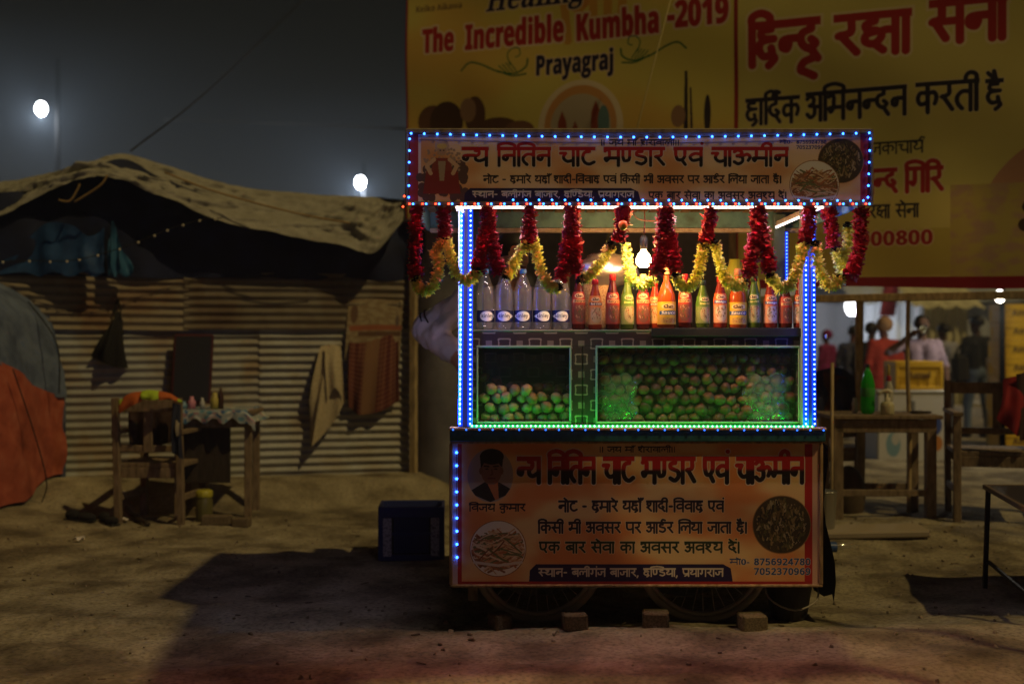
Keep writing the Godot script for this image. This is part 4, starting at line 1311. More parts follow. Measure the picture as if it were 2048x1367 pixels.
	for b in [[.305, 5.55, "brick chocking the cart's left wheel on its right side", .1, .14], [-.06, 5.62, "brick chocking the cart's left wheel on its left side", .5, .11], [.70, 5.55, "brick chocking the cart's right wheel on its left side", -.1, .15], [1.17, 5.55, "brick chocking the cart's right wheel on its right side", .15, .15]]:
		brick(b[2], Vector3(b[0], ground_y(b[0], b[1]), -b[1]), b[3], 0.0, Vector3(b[4] * .85, .08, .1))

func led_string(called: String, label: String, pts: Array, hues: Array, wire: bool, size := .0048) -> void:      # small lamps along points, each its own part
	var t := thing(called, label, "string lights", pts[0])
	var st := new_st(true)
	ball(st, Vector3.ZERO, Vector3(size, size, size), 8, 5)
	var bm := done(st)
	if wire:
		st = new_st(true)
		var w := []
		for p in pts: w.append(p + Vector3(0, 0, -.003) - pts[0])
		tube(st, w, .0016, 4)
		obj("wire", st, M.black, t)
	for k in pts.size(): put("bulb", bm, hues[k % hues.size()], t, pts[k] - pts[0])

func run(a: Vector3, b: Vector3, n: int, sag := 0.0) -> Array:
	var out := []
	for k in n: out.append(a.lerp(b, float(k) / (n - 1)) - Vector3(0, sag * sin(PI * k / (n - 1)), 0))
	return out

func led_strip(label: String, a: Vector3, b: Vector3, n: int, face: Vector3, w: float, tape: Material, bead: Material, r := .006, light := 0.0, col := Color.WHITE, aim := Vector3.ZERO, length := 0.0) -> void:
	var t := thing("led_strip", label, "LED strip", a)
	var d := b - a
	var st := new_st()
	var y := d.normalized()
	var z := face.normalized()
	var x := y.cross(z).normalized()
	box(st, d * .5, Vector3(w, d.length(), .004), Basis(x, y, z))
	obj("tape", st, tape, t)
	st = new_st(true)
	for k in n: ball(st, d * ((k + .5) / n) + z * .004, Vector3(r, r, r), 6, 4, Basis(x, y, z))
	tag(obj("bead", st, bead, t), "", "", "", "stuff")
	if light > 0.0:
		var l := AreaLight3D.new()
		l.name = "strip_light"
		l.area_size = Vector2(w, d.length() * .98)
		l.light_energy = light
		l.light_color = col
		l.area_range = 12.0
		l.area_attenuation = 2.0
		l.shadow_enabled = true
		t.add_child(l)
		var n3 := aim if aim != Vector3.ZERO else face
		var zz := -(n3 - y * n3.dot(y)).normalized()      # lamps shine along their -z
		l.transform = Transform3D(Basis(y.cross(zz), y, zz), d * .5 + z * .014)

func build_lights() -> void:
	var blue := glow(.02, .13, 1.0, 16.0)
	var blue_dim := glow(.02, .14, 1.0, 3.0)
	var red := glow(1.0, .05, .015, 7.0)
	led_string("sign_lights", "row of blue bulbs along the top of the cart's sign", run(Vector3(-.455, 2.350, -5.136), Vector3(1.612, 2.352, -5.136), 36, .018), [blue], true)
	led_string("sign_lights", "blue bulbs down the left end of the cart's sign", run(Vector3(-.462, 2.325, -5.136), Vector3(-.466, 2.062, -5.136), 6), [blue], true)
	led_string("sign_lights", "blue bulbs down the right end of the cart's sign", run(Vector3(1.616, 2.325, -5.136), Vector3(1.606, 2.062, -5.136), 6), [blue], true)
	led_string("sign_lights", "row of blue bulbs along the foot of the cart's sign print", run(Vector3(.005, 2.050, -5.134), Vector3(1.585, 2.047, -5.134), 28), [glow(.03, .2, 1.0, 9.0)], true, .0045)
	var px := []
	for k in 36:
		px.append(Vector3(-.462 + k * .0588, 2.032, -5.133))
		px.append(Vector3(-.446 + k * .0588, 2.032, -5.133))
	led_string("pixel_lights", "red and blue lamps in pairs along the sign's lower edge", px, [red, glow(.03, .2, 1.0, 9.0)], false, .0048)
	led_string("pixel_lights", "lone red lamp dangling off the sign's right end", [Vector3(1.645, 2.09, -5.2), Vector3(1.647, 2.098, -5.2)], [red], false)
	led_string("pixel_lights", "lone red lamp and loose wire off the sign's left end", [Vector3(-.492, 2.075, -5.2), Vector3(-.5, 2.03, -5.22)], [red], true)
	led_string("counter_lights", "dim blue bulbs along the counter's wooden edge", run(Vector3(-.285, .987, -5.497), Vector3(1.505, .984, -5.497), 29), [blue_dim], false, .0045)
	led_string("banner_lights", "nine bright blue bulbs down the left edge of the orange banner", run(Vector3(-.270, .872, -5.545), Vector3(-.268, .362, -5.545), 9), [blue], true, .0062)
	var tb := glow(.0, .045, 1.0, 1.0)
	var bb := glow(.16, .36, 1.0, 9.0)
	var B := Color(.12, .3, 1.0)
	led_strip("blue LED strip on the front of the cart's left post", Vector3(-.205, 1.0, -5.545), Vector3(-.202, 2.06, -5.545), 44, Vector3(.25, 0, 1), .024, tb, bb, .0049, .16, B, Vector3(.75, 0, .5))
	led_strip("blue LED strip on the outer edge of the cart's left post", Vector3(-.252, 1.0, -5.545), Vector3(-.243, 2.06, -5.545), 44, Vector3(-.5, 0, 1), .022, tb, bb, .0046, .6, Color(.75, .72, .95), Vector3(-.75, 0, -.65))
	led_strip("blue LED strip on the front of the cart's right post", Vector3(1.432, 1.0, -5.545), Vector3(1.432, 2.06, -5.545), 44, Vector3(-.25, 0, 1), .024, tb, bb, .0049, .16, B, Vector3(-.75, 0, .5))
	led_strip("blue LED strip on the outer edge of the cart's right post", Vector3(1.472, 1.0, -5.545), Vector3(1.466, 2.06, -5.545), 44, Vector3(.5, 0, 1), .022, tb, bb, .0046, .12, B, Vector3(.9, 0, .3))
	led_strip("thin blue LED strip on the cart's rear right post", Vector3(1.522, 1.45, -6.31), Vector3(1.522, 2.02, -6.31), 30, Vector3(0, 0, 1), .014, tb, glow(.08, .22, 1.0, 4.0), .005)
	led_strip("green LED strip along the counter below the glass case", Vector3(-.205, 1.000, -5.535), Vector3(1.470, .997, -5.535), 76, Vector3(0, .7, .7), .016, glow(.0, .6, .14, .5), glow(.3, 1.0, .5, 6.0), .0044, .22, Color(.03, 1.0, .2), Vector3(0, 1, -.3))
	led_strip("white LED strip under the front of the canopy", Vector3(-.262, 2.036, -5.296), Vector3(1.45, 2.036, -5.296), 100, Vector3(0, -.25, 1), .012, glow(1.0, .8, .66, 2.0), glow(1.0, .85, .72, 8.0), .0045, .55, Color(1.0, .95, .97), Vector3(0, -1, .1))
	led_strip("white LED strip running back under the canopy's right side", Vector3(1.462, 2.045, -5.4), Vector3(1.462, 2.045, -6.3), 40, Vector3(-.6, -.8, 0), .012, glow(1.0, .8, .7, 2.0), glow(1.0, .85, .75, 6.0), .0045)
	led_strip("short white LED strip under the canopy's left side", Vector3(-.24, 2.045, -5.36), Vector3(-.24, 2.045, -6.0), 26, Vector3(.6, -.8, 0), .012, glow(1.0, .8, .7, 2.0), glow(1.0, .85, .75, 6.0), .0045)
	# the coloured pairs light the lane in front of the cart
	var l := AreaLight3D.new()
	l.name = "pixel_row_light"
	l.area_size = Vector2(2.1, .02)
	l.light_energy = 1.1
	l.light_color = Color(1.0, .32, .36)
	l.area_range = 12.0
	l.area_attenuation = 2.0
	l.shadow_enabled = true
	add_child(l)
	var zz := -Vector3(0, -.5, .87).normalized()
	l.transform = Transform3D(Basis(Vector3.RIGHT, zz.cross(Vector3.RIGHT), zz), Vector3(.577, 2.018, -5.12))
	# the bare bulb
	var bl := thing("light_bulb", "lit bare bulb hanging on its cord among the garlands", "bulb", Vector3(.628, 1.80, -5.43))
	var st := new_st(true)
	lathe(st, [Vector2(0, -.034), Vector2(.02, -.034), Vector2(.036, -.016), Vector2(.037, .004), Vector2(.027, .028), Vector2(.014, .042), Vector2(.013, .05)], 18)
	obj("bulb_glass", st, glow(1.0, .66, .28, 30.0), bl)
	st = new_st(true)
	lathe(st, [Vector2(.015, .05), Vector2(.017, .055), Vector2(.02, .1), Vector2(.012, .115), Vector2(.004, .12), Vector2(0, .12)], 14)
	obj("socket", st, mat(.02, .018, .016, .4), bl)
	st = new_st(true)
	tube(st, along([Vector3(0, .12, 0), Vector3(.006, .2, 0), Vector3(-.004, .3, .0), Vector3(0, .33, 0)], 10), .0035, 6)
	tube(st, along([Vector3(0, .31, 0), Vector3(-.05, .26, .02), Vector3(-.04, .2, .03), Vector3(.03, .185, .02), Vector3(.1, .19, .02)], 14), .0025, 5)
	obj("cord", st, mat(.12, .03, .015, .5), bl)
	var o := OmniLight3D.new()
	o.name = "bulb_light"
	o.light_energy = .6
	o.light_color = Color(1.0, .72, .4)
	o.light_size = .03
	o.omni_range = 12.0
	o.omni_attenuation = 2.0
	o.shadow_enabled = true
	bl.add_child(o)

# ---------------------------------------------------------------- garlands
func strand(pts: Array, r0: float, seed_: int, thick := 1.0) -> ArrayMesh:      # artificial marigold: rings of ragged petals along a line
	var g := RandomNumberGenerator.new()
	g.seed = seed_
	var st := new_st(true)
	st.set_smooth_group(-1)
	var total := 0.0
	for i in pts.size() - 1: total += pts[i].distance_to(pts[i + 1])
	var n := maxi(8, int(total / .005))
	var line := along(pts, n)
	var fr := frames(line)
	for f in fr:
		var bump := r0 * (0.86 + 0.18 * sin(g.randf() * 6.3)) * thick
		var a0 := g.randf() * TAU
		for k in 13:
			var a := a0 + TAU * k / 13.0 + g.randf_range(-.2, .2)
			var out: Vector3 = f[1] * cos(a) + f[2] * sin(a)
			var side: Vector3 = f[3].cross(out)
			var lean: Vector3 = f[3] * g.randf_range(-.55, .55)
			var r := bump * g.randf_range(.7, 1.15)
			var w := r * g.randf_range(.22, .38)
			var p: Vector3 = f[0] + out * r * .15
			var m: Vector3 = f[0] + (out + lean * .5) * r * .62 + f[3] * g.randf_range(-.003, .003)
			var e: Vector3 = f[0] + (out + lean).normalized() * r
			var cup: Vector3 = f[3] * w * g.randf_range(-.5, .5)
			st.add_vertex(p); st.add_vertex(m - side * w); st.add_vertex(m + cup)
			st.add_vertex(p); st.add_vertex(m + cup); st.add_vertex(m + side * w)
			st.add_vertex(m - side * w); st.add_vertex(e - side * w * .45); st.add_vertex(m + cup)
			st.add_vertex(m + cup); st.add_vertex(e - side * w * .45); st.add_vertex(e + side * w * .5)
			st.add_vertex(m + cup); st.add_vertex(e + side * w * .5); st.add_vertex(m + side * w)
	return done(st)

func build_garlands() -> void:
	var red := mat(.42, .012, .05, .6)
	red.backlight_enabled = true
	red.backlight = Color(.3, .02, .04)
	var yel := mat(.82, .84, .32, .6)
	yel.backlight_enabled = true
	yel.backlight = Color(.75, .75, .3)
	# each row: label, then the strands: colour, pixel keys of the line, depth
	var rows := [
		["marigold swag at the sign's left end, its yellow loop hanging lowest left", [["r", [[834, 416], [832, 470], [828, 520], [834, 552]], 5.17], ["y", [[832, 556], [838, 576], [856, 582], [872, 560], [878, 525], [872, 500], [886, 484]], 5.19], ["r", [[888, 478], [890, 450], [886, 418]], 5.2]]],
		["swag whose yellow loop crosses the left blue post", [["y", [[892, 482], [902, 515], [914, 548], [932, 562], [948, 552], [954, 540]], 5.2], ["r", [[956, 545], [962, 505], [972, 465], [974, 418]], 5.2]]],
		["swag between the left blue post and the vendor's face", [["r", [[976, 418], [980, 465], [990, 510], [996, 546]], 5.2], ["y", [[1012, 552], [1022, 540], [1036, 512], [1054, 488]], 5.2], ["r", [[1058, 480], [1058, 452], [1060, 418]], 5.2]]],
		["swag with its yellow loop over the water bottles", [["y", [[1066, 478], [1074, 510], [1086, 552], [1102, 574], [1116, 574]], 5.2], ["r", [[1124, 556], [1132, 510], [1140, 465], [1142, 418]], 5.2]]],
		["swag left of the bulb, yellow from below up to the lime", [["r", [[1146, 418], [1148, 465], [1150, 505], [1152, 540]], 5.21], ["y", [[1162, 560], [1182, 548], [1204, 522], [1222, 492]], 5.2], ["r", [[1236, 480], [1244, 450], [1246, 418]], 5.2]]],
		["swag whose yellow loop glows beside the lit bulb", [["y", [[1250, 488], [1254, 520], [1264, 556], [1284, 572], [1306, 556]], 5.49], ["r", [[1314, 545], [1320, 505], [1326, 460], [1328, 418]], 5.21]]],
		["swag right of the bulb over the orange sauce bottle", [["r", [[1332, 418], [1338, 465], [1344, 505], [1350, 540]], 5.21], ["y", [[1352, 552], [1362, 572], [1380, 574], [1394, 552], [1402, 518], [1406, 492]], 5.2], ["r", [[1412, 482], [1418, 450], [1420, 418]], 5.2]]],
		["fourth swag from the right post, its loop over two red bottles", [["y", [[1430, 488], [1438, 520], [1450, 556], [1470, 572], [1488, 566]], 5.2], ["r", [[1498, 548], [1504, 505], [1512, 460], [1514, 418]], 5.2]]],
		["swag between the twin red strands and the right blue post", [["r", [[1518, 418], [1524, 465], [1532, 505], [1538, 536]], 5.2], ["y", [[1540, 552], [1556, 574], [1576, 574], [1592, 548], [1602, 514], [1608, 492]], 5.2], ["r", [[1612, 482], [1616, 450], [1618, 418]], 5.2]]],
		["garland turning the corner at the sign's right end", [["y", [[1630, 488], [1636, 530], [1650, 564], [1668, 572], [1680, 556]], 5.2], ["r", [[1656, 418], [1662, 450], [1664, 492]], 5.4], ["y", [[1672, 500], [1684, 540], [1694, 500], [1696, 452]], 5.45], ["r", [[1722, 418], [1720, 470], [1712, 520], [1700, 552]], 5.22]]],
	]
	var k := 0
	for row in rows:
		var t := thing("garland", row[0], "garland", Vector3.ZERO, 0.0, "marigold garlands hung along the canopy")
		for s in row[1]:
			k += 1
			var pts: Array = s[1].map(func(q): return P(q[0], q[1], s[2] + 0.02 * sin(q[1] * .05 + k)))
			put("red_flowers" if s[0] == "r" else "yellow_flowers", strand(pts, .041 if s[0] == "r" else .034, k), red if s[0] == "r" else yel, t)
			var e: Vector3 = pts[-1] if s[0] == "y" else pts[0]
			if s[0] == "y":
				for c in [pts[0], pts[-1]]:
					put("black_tie", strand([c + Vector3(0, .012, 0), c - Vector3(0, .008, 0)], .026, k + 50), M.black_cloth, t)
	var st := new_st(true)
	ball(st, Vector3.ZERO, Vector3(.021, .023, .021), 14, 9)
	tag(obj("lime", st, mat(.4, .42, .06, .35), null, P(1246, 451, 5.13)), "green lime threaded on the garland left of the bulb", "lime")

# ---------------------------------------------------------------- bottles and what is in the case
func profile(list: Array, h: float) -> Array:
	return list.map(func(p): return Vector2(p[0], p[1] * h))

func build_shelf() -> void:
	var y0 := 1.4712
	# clear water bottles
	var body := new_st(true)
	lathe(body, profile([[0, .012], [.02, .004], [.034, 0], [.042, .03], [.0435, .08], [.0425, .11], [.0435, .13], [.0435, .30], [.0425, .33], [.044, .36], [.042, .40], [.0445, .46], [.043, .5], [.0445, .58], [.042, .66], [.035, .74], [.024, .84], [.0155, .9], [.0145, .935]], .3), 20)
	var bm := done(body)
	var water := new_st(true)
	lathe(water, profile([[0, .02], [.033, .008], [.0425, .085], [.0425, .3], [.0425, .58], [.041, .66], [.0335, .745], [0, .746]], .3), 18)
	var wm := done(water)
	var lab := new_st(true)
	lathe(lab, profile([[.0448, .125], [.0448, .315]], .3), 24)
	var lm := done(lab)
	var cp := new_st(true)
	lathe(cp, profile([[.0165, .925], [.017, .93], [.017, .985], [.015, 1.0], [0, 1.0]], .3), 14)
	var cm := done(cp)
	var wl := printed(water_label(), .3)
	wl.texture_repeat = true
	var cap_m := mat(.03, .12, .3, .4)
	var names := ["clear water bottle with navy label, nearest the left blue post", "second clear water bottle from the left blue post", "middle one of the five clear water bottles", "clear water bottle with one more between it and the sauces", "clear water bottle touching the first red sauce bottle"]
	for k in 5:
		var b := thing("water_bottle", names[k], "bottle", Vector3(P(971 + k * 37.6, 600, 5.65).x, y0, -5.652), [-1.27, -1.5, 1.45, 1.7, 1.62][k], "clear water bottles in a row on the cart's shelf")
		put("body", bm, M.clear_plastic, b)
		put("water", wm, M.water, b)
		put("label", lm, wl, b)
		put("cap", cm, cap_m, b)
	# sauces
	var small := new_st(true)
	lathe(small, profile([[0, .004], [.03, 0], [.034, .02], [.034, .5], [.031, .6], [.022, .74], [.0155, .84], [.014, .9]], 1.0), 18)
	var small_m := done(small)
	var wrap := new_st(true)
	lathe(wrap, [Vector2(.0352, .10), Vector2(.0352, .42), Vector2(.0352, .5), Vector2(.033, .58), Vector2(.028, .665)], 24)
	var wrap_m := done(wrap)
	var cap_st := new_st(true)
	lathe(cap_st, [Vector2(.0148, .885), Vector2(.0168, .89), Vector2(.0162, .985), Vector2(.014, 1.0), Vector2(0, 1.0)], 14)
	var scap := done(cap_st)
	var big := new_st(true)
	lathe(big, [Vector2(0, .004), Vector2(.04, 0), Vector2(.045, .015), Vector2(.045, .46), Vector2(.041, .56), Vector2(.028, .68), Vector2(.0155, .78), Vector2(.0145, .87)], 20)
	var big_m := done(big)
	var bigw := new_st(true)
	lathe(bigw, [Vector2(.0462, .06), Vector2(.0462, .43)], 24)
	var bigw_m := done(bigw)
	var L := {
		"soya": sauce_label(lin(.34, .03, .02), lin(.14, .06, .05), "Soya", lin(.06, .03, .02), lin(.52, .3, .14), 1),
		"chilli": sauce_label(lin(.55, .16, .03), lin(.4, .3, .18), "Red Chilli", lin(.7, .6, .5), lin(.05, .03, .05), 2),
		"green": sauce_label(lin(.06, .14, .02), lin(.3, .28, .16), "Green Chilli", lin(.6, .58, .2), lin(.06, .13, .02), 3),
		"vinegar": sauce_label(lin(.5, .1, .03), lin(.5, .42, .36), "Vinegar", lin(.75, .7, .7), lin(.02, .06, .22), 4),
		"yellow": sauce_label(lin(.55, .36, .03), lin(.4, .26, .08), "Sauce", lin(.7, .65, .6), lin(.02, .07, .2), 5),
	}
	var mats := {}
	for key in L:
		mats[key] = printed(L[key], .35)
		mats[key].texture_repeat = true
	var tint := {"soya": mat(.07, .01, .008, .12), "chilli": mat(.24, .03, .01, .12), "green": mat(.055, .1, .012, .12), "vinegar": mat(.17, .02, .01, .12), "yellow": mat(.3, .055, .01, .12)}
	var caps := {"red": mat(.4, .015, .015, .4), "green": mat(.08, .2, .02, .4), "dark": mat(.02, .04, .015, .4), "pale": mat(.62, .5, .25, .45), "orange": mat(.5, .2, .08, .4)}
	var list := [
		[1157, 546, "soya", "red", 0, "dark red sauce bottle next to the water bottles"], [1190, 558, "chilli", "red", 0, "orange labelled chilli bottle, second sauce from the water bottles"], [1225, 548, "soya", "red", 0, "dark red sauce bottle left of the bright green one"],
		[1254, 552, "green", "green", 0, "bright green chilli sauce bottle lit by the bulb"], [1286, 548, "soya", "pale", 0, "soya bottle with a pale cap right under the bulb"], [1310, 562, "chilli", "red", 1, "half hidden bottle behind the tall orange sauce"],
		[1333, 535, "yellow", "pale", 2, "tall orange bottle with a yellow label and pale spout"], [1370, 548, "soya", "red", 0, "red capped sauce bottle right of the tall orange one"], [1405, 560, "green", "dark", 0, "olive green sauce bottle between two red ones"],
		[1440, 552, "vinegar", "red", 0, "red bottle with a blue patch, right of the olive green one"], [1475, 537, "yellow", "orange", 2, "brown sauce bottle with a yellow label and orange stopper"], [1508, 552, "green", "dark", 0, "dark green sauce bottle right of the yellow labelled brown one"],
		[1540, 556, "vinegar", "red", 0, "red bottle with a blue patch, third from the right post"], [1570, 562, "soya", "dark", 0, "dark soya bottle, second from the right post"], [1600, 556, "vinegar", "red", 0, "red bottle with a blue patch, touching the right post"],
	]
	for q in list:
		var base := y0 if q[0] < 1300 else 1.479
		var dd := 5.655 if q[4] != 1 else 5.74
		var top := P(q[0], q[1], dd).y
		var hh: float = top - base
		var b := thing("sauce_bottle", q[5], "bottle", Vector3(P(q[0], 600, dd).x, base, -dd), -PI / 2 + rnd(-.35, .35), "sauce bottles on the cart's shelf")
		var sc := Vector3(1, hh, 1)
		for part in [["body", big_m if q[4] == 2 else small_m, tint[q[2]]], ["label", bigw_m if q[4] == 2 else wrap_m, mats[q[2]]], ["cap", scap, caps[q[3]]]]:
			put(part[0], part[1], part[2], b).scale = sc
	# foil packet and a bag of fried noodles behind them
	for q in [[1215, 540, .16, .085, 5.9, "foil_packet", "crumpled silver foil packet behind the bottles left of the bulb", "packet", M.foil], [1195, 610, .1, .2, 5.95, "noodle_bag", "tied bag of fried noodles behind the first sauce bottles", "bag", M.noodles]]:
		var st := new_st(true)
		var prof := []
		var nr := FastNoiseLite.new()
		nr.seed = 3
		nr.frequency = .9
		for i in 13:
			var row := []
			for j in 25:
				var a := TAU * j / 24.0
				var h := PI * i / 12.0
				var v := Vector3(sin(h) * cos(a), -cos(h), sin(h) * sin(a))
				var k := 1.0 + .28 * nr.get_noise_3d(v.x * 2.2, v.y * 2.2, v.z * 2.2) + .12 * nr.get_noise_3d(v.x * 6.0, v.y * 6.0, v.z * 6.0)
				row.append(Vector3(v.x * q[2], v.y * q[3], v.z * .07) * k)
			row.reverse()
			prof.append(row)
		sheet(st, prof)
		var c := P(q[0], q[1], q[4])
		if q[5] == "noodle_bag": c.y = y0 + q[3]
		tag(obj(q[5], st, q[8], null, c), q[6], q[7])
	var jug := thing("plastic_jug", "yellow-green plastic jug on the shelf behind the sauce bottles", "jug", Vector3(P(1470, 500, 5.95).x, y0, -5.95))
	var st := new_st(true)
	lathe(st, [Vector2(0, 0), Vector2(.06, 0), Vector2(.066, .02), Vector2(.066, .26), Vector2(.06, .3), Vector2(.035, .34), Vector2(.03, .37), Vector2(0, .37)], 16)
	obj("jug_body", st, mat(.28, .3, .03, .4), jug)
	st = new_st(true)
	tube(st, along([Vector3(.06, .28, .02), Vector3(.11, .27, .02), Vector3(.115, .16, .02), Vector3(.066, .12, .02)], 12), .01, 8)
	obj("handle", st, mat(.28, .3, .03, .4), jug)

func puri_mesh(sd: int) -> ArrayMesh:       # a puffed, slightly dented ball of fried dough
	var nr := FastNoiseLite.new()
	nr.seed = sd
	nr.frequency = 1.1
	var st := new_st(true)
	var rows := []
	for i in 9:
		var row := []
		for j in 15:
			var a := -TAU * j / 14.0
			var h := PI * i / 8.0
			var v := Vector3(sin(h) * cos(a), -cos(h), sin(h) * sin(a))
			row.append(v * Vector3(1, .84, 1) * (.0300 * (1.0 + .22 * nr.get_noise_3dv(v))))
		rows.append(row)
	sheet(st, rows)
	return done(st)

func build_puris() -> void:
	var meshes := [puri_mesh(1), puri_mesh(2), puri_mesh(3)]
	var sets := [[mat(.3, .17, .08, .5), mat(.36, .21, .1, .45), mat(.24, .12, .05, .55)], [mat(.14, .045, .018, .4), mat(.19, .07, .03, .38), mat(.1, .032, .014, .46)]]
	var protos := {}
	var back := []
	for c in 2:
		var x0: float = [-.165, .425][c]
		var x1: float = [.325, 1.405][c]
		var label: String = ["pale fried puri ball in the heap of the small left case", "fried puri ball in the wall of puris in the wide right case"][c]
		var group: String = ["puris heaped in the left glass case", "puris filling the right glass case"][c]
		var first: MeshInstance3D = null
		for layer in 2:
			var row := 0
			var y := 1.031
			while y < 1.40:
				var x := x0 + .03 + (.029 if row % 2 else 0.0)
				while x < x1 - .02:
					var u := (x - x0) / (x1 - x0)
					var lim: float = lerpf(1.235, 1.135, pow(u, .75)) + (.035 if u > .86 else 0.0) if c == 0 else 1.35 + .02 * sin(u * 7.0) - (.05 if u > .85 else 0.0)
					lim += layer * .03
					if y < lim + fn.get_noise_2d(x * 900.0, y * 40.0) * .01:
						var pos := Vector3(x + rnd(-.011, .011), y + rnd(-.009, .009), -(5.668 + layer * .05 + rnd(-.012, .014)))
						var bs := Basis.from_euler(Vector3(rnd(-1, 1), rnd(0, 6), rnd(-1, 1))).scaled(Vector3.ONE * rnd(.84, 1.12))
						if layer == 0:
							var o: MeshInstance3D
							if first == null:
								first = put("puri", meshes[0], null)
								tag(first, label, "puri", group)
								o = first
							else:
								o = first.duplicate()
								o.name = numbered("puri")
								add_child(o)
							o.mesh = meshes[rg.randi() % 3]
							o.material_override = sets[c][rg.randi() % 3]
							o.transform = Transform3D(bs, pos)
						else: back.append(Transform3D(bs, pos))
					x += .0575
				y += .0485
				row += 1
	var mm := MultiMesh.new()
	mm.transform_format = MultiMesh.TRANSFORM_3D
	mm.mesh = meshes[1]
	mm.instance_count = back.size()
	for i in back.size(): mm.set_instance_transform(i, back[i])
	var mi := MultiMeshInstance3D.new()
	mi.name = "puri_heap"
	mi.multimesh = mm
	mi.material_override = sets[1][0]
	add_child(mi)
	tag(mi, "puris heaped behind the front layer in both glass cases", "puris", "", "stuff")
	# puris bagged in clear plastic at both ends of the wide case
	for s in [[.43, .62, "creased clear plastic bag at the left end of the wide case", -.7], [1.15, 1.385, "creased clear plastic bag at the right end of the wide case", .25]]:
		var st := new_st()
		st.set_smooth_group(-1)
		var rows := []
		for j in 19:
			var row := []
			for i in 17:
				var u := i / 16.0
				var v := j / 18.0
				var k := fn.get_noise_2d(u * 190.0 + v * 150.0 * s[3], v * 160.0 - u * 100.0 * s[3]) * .02 + fn.get_noise_2d(u * 500.0, v * 300.0) * .006
				row.append(Vector3(lerpf(s[0], s[1], u) + .01 * sin(v * 9.0), lerpf(1.014, 1.25, v) + .012 * sin(u * 12.0), -5.622 - .004 - absf(k) * .5 - .03 * pow(absf(u - .5) * 2.0, 4.0)))
			rows.append(row)
		for j in 18:
			for i in 16: quad(st, rows[j][i], rows[j][i + 1], rows[j + 1][i + 1], rows[j + 1][i])
		tag(obj("plastic_bag", st, M.bag), s[2], "plastic bag")

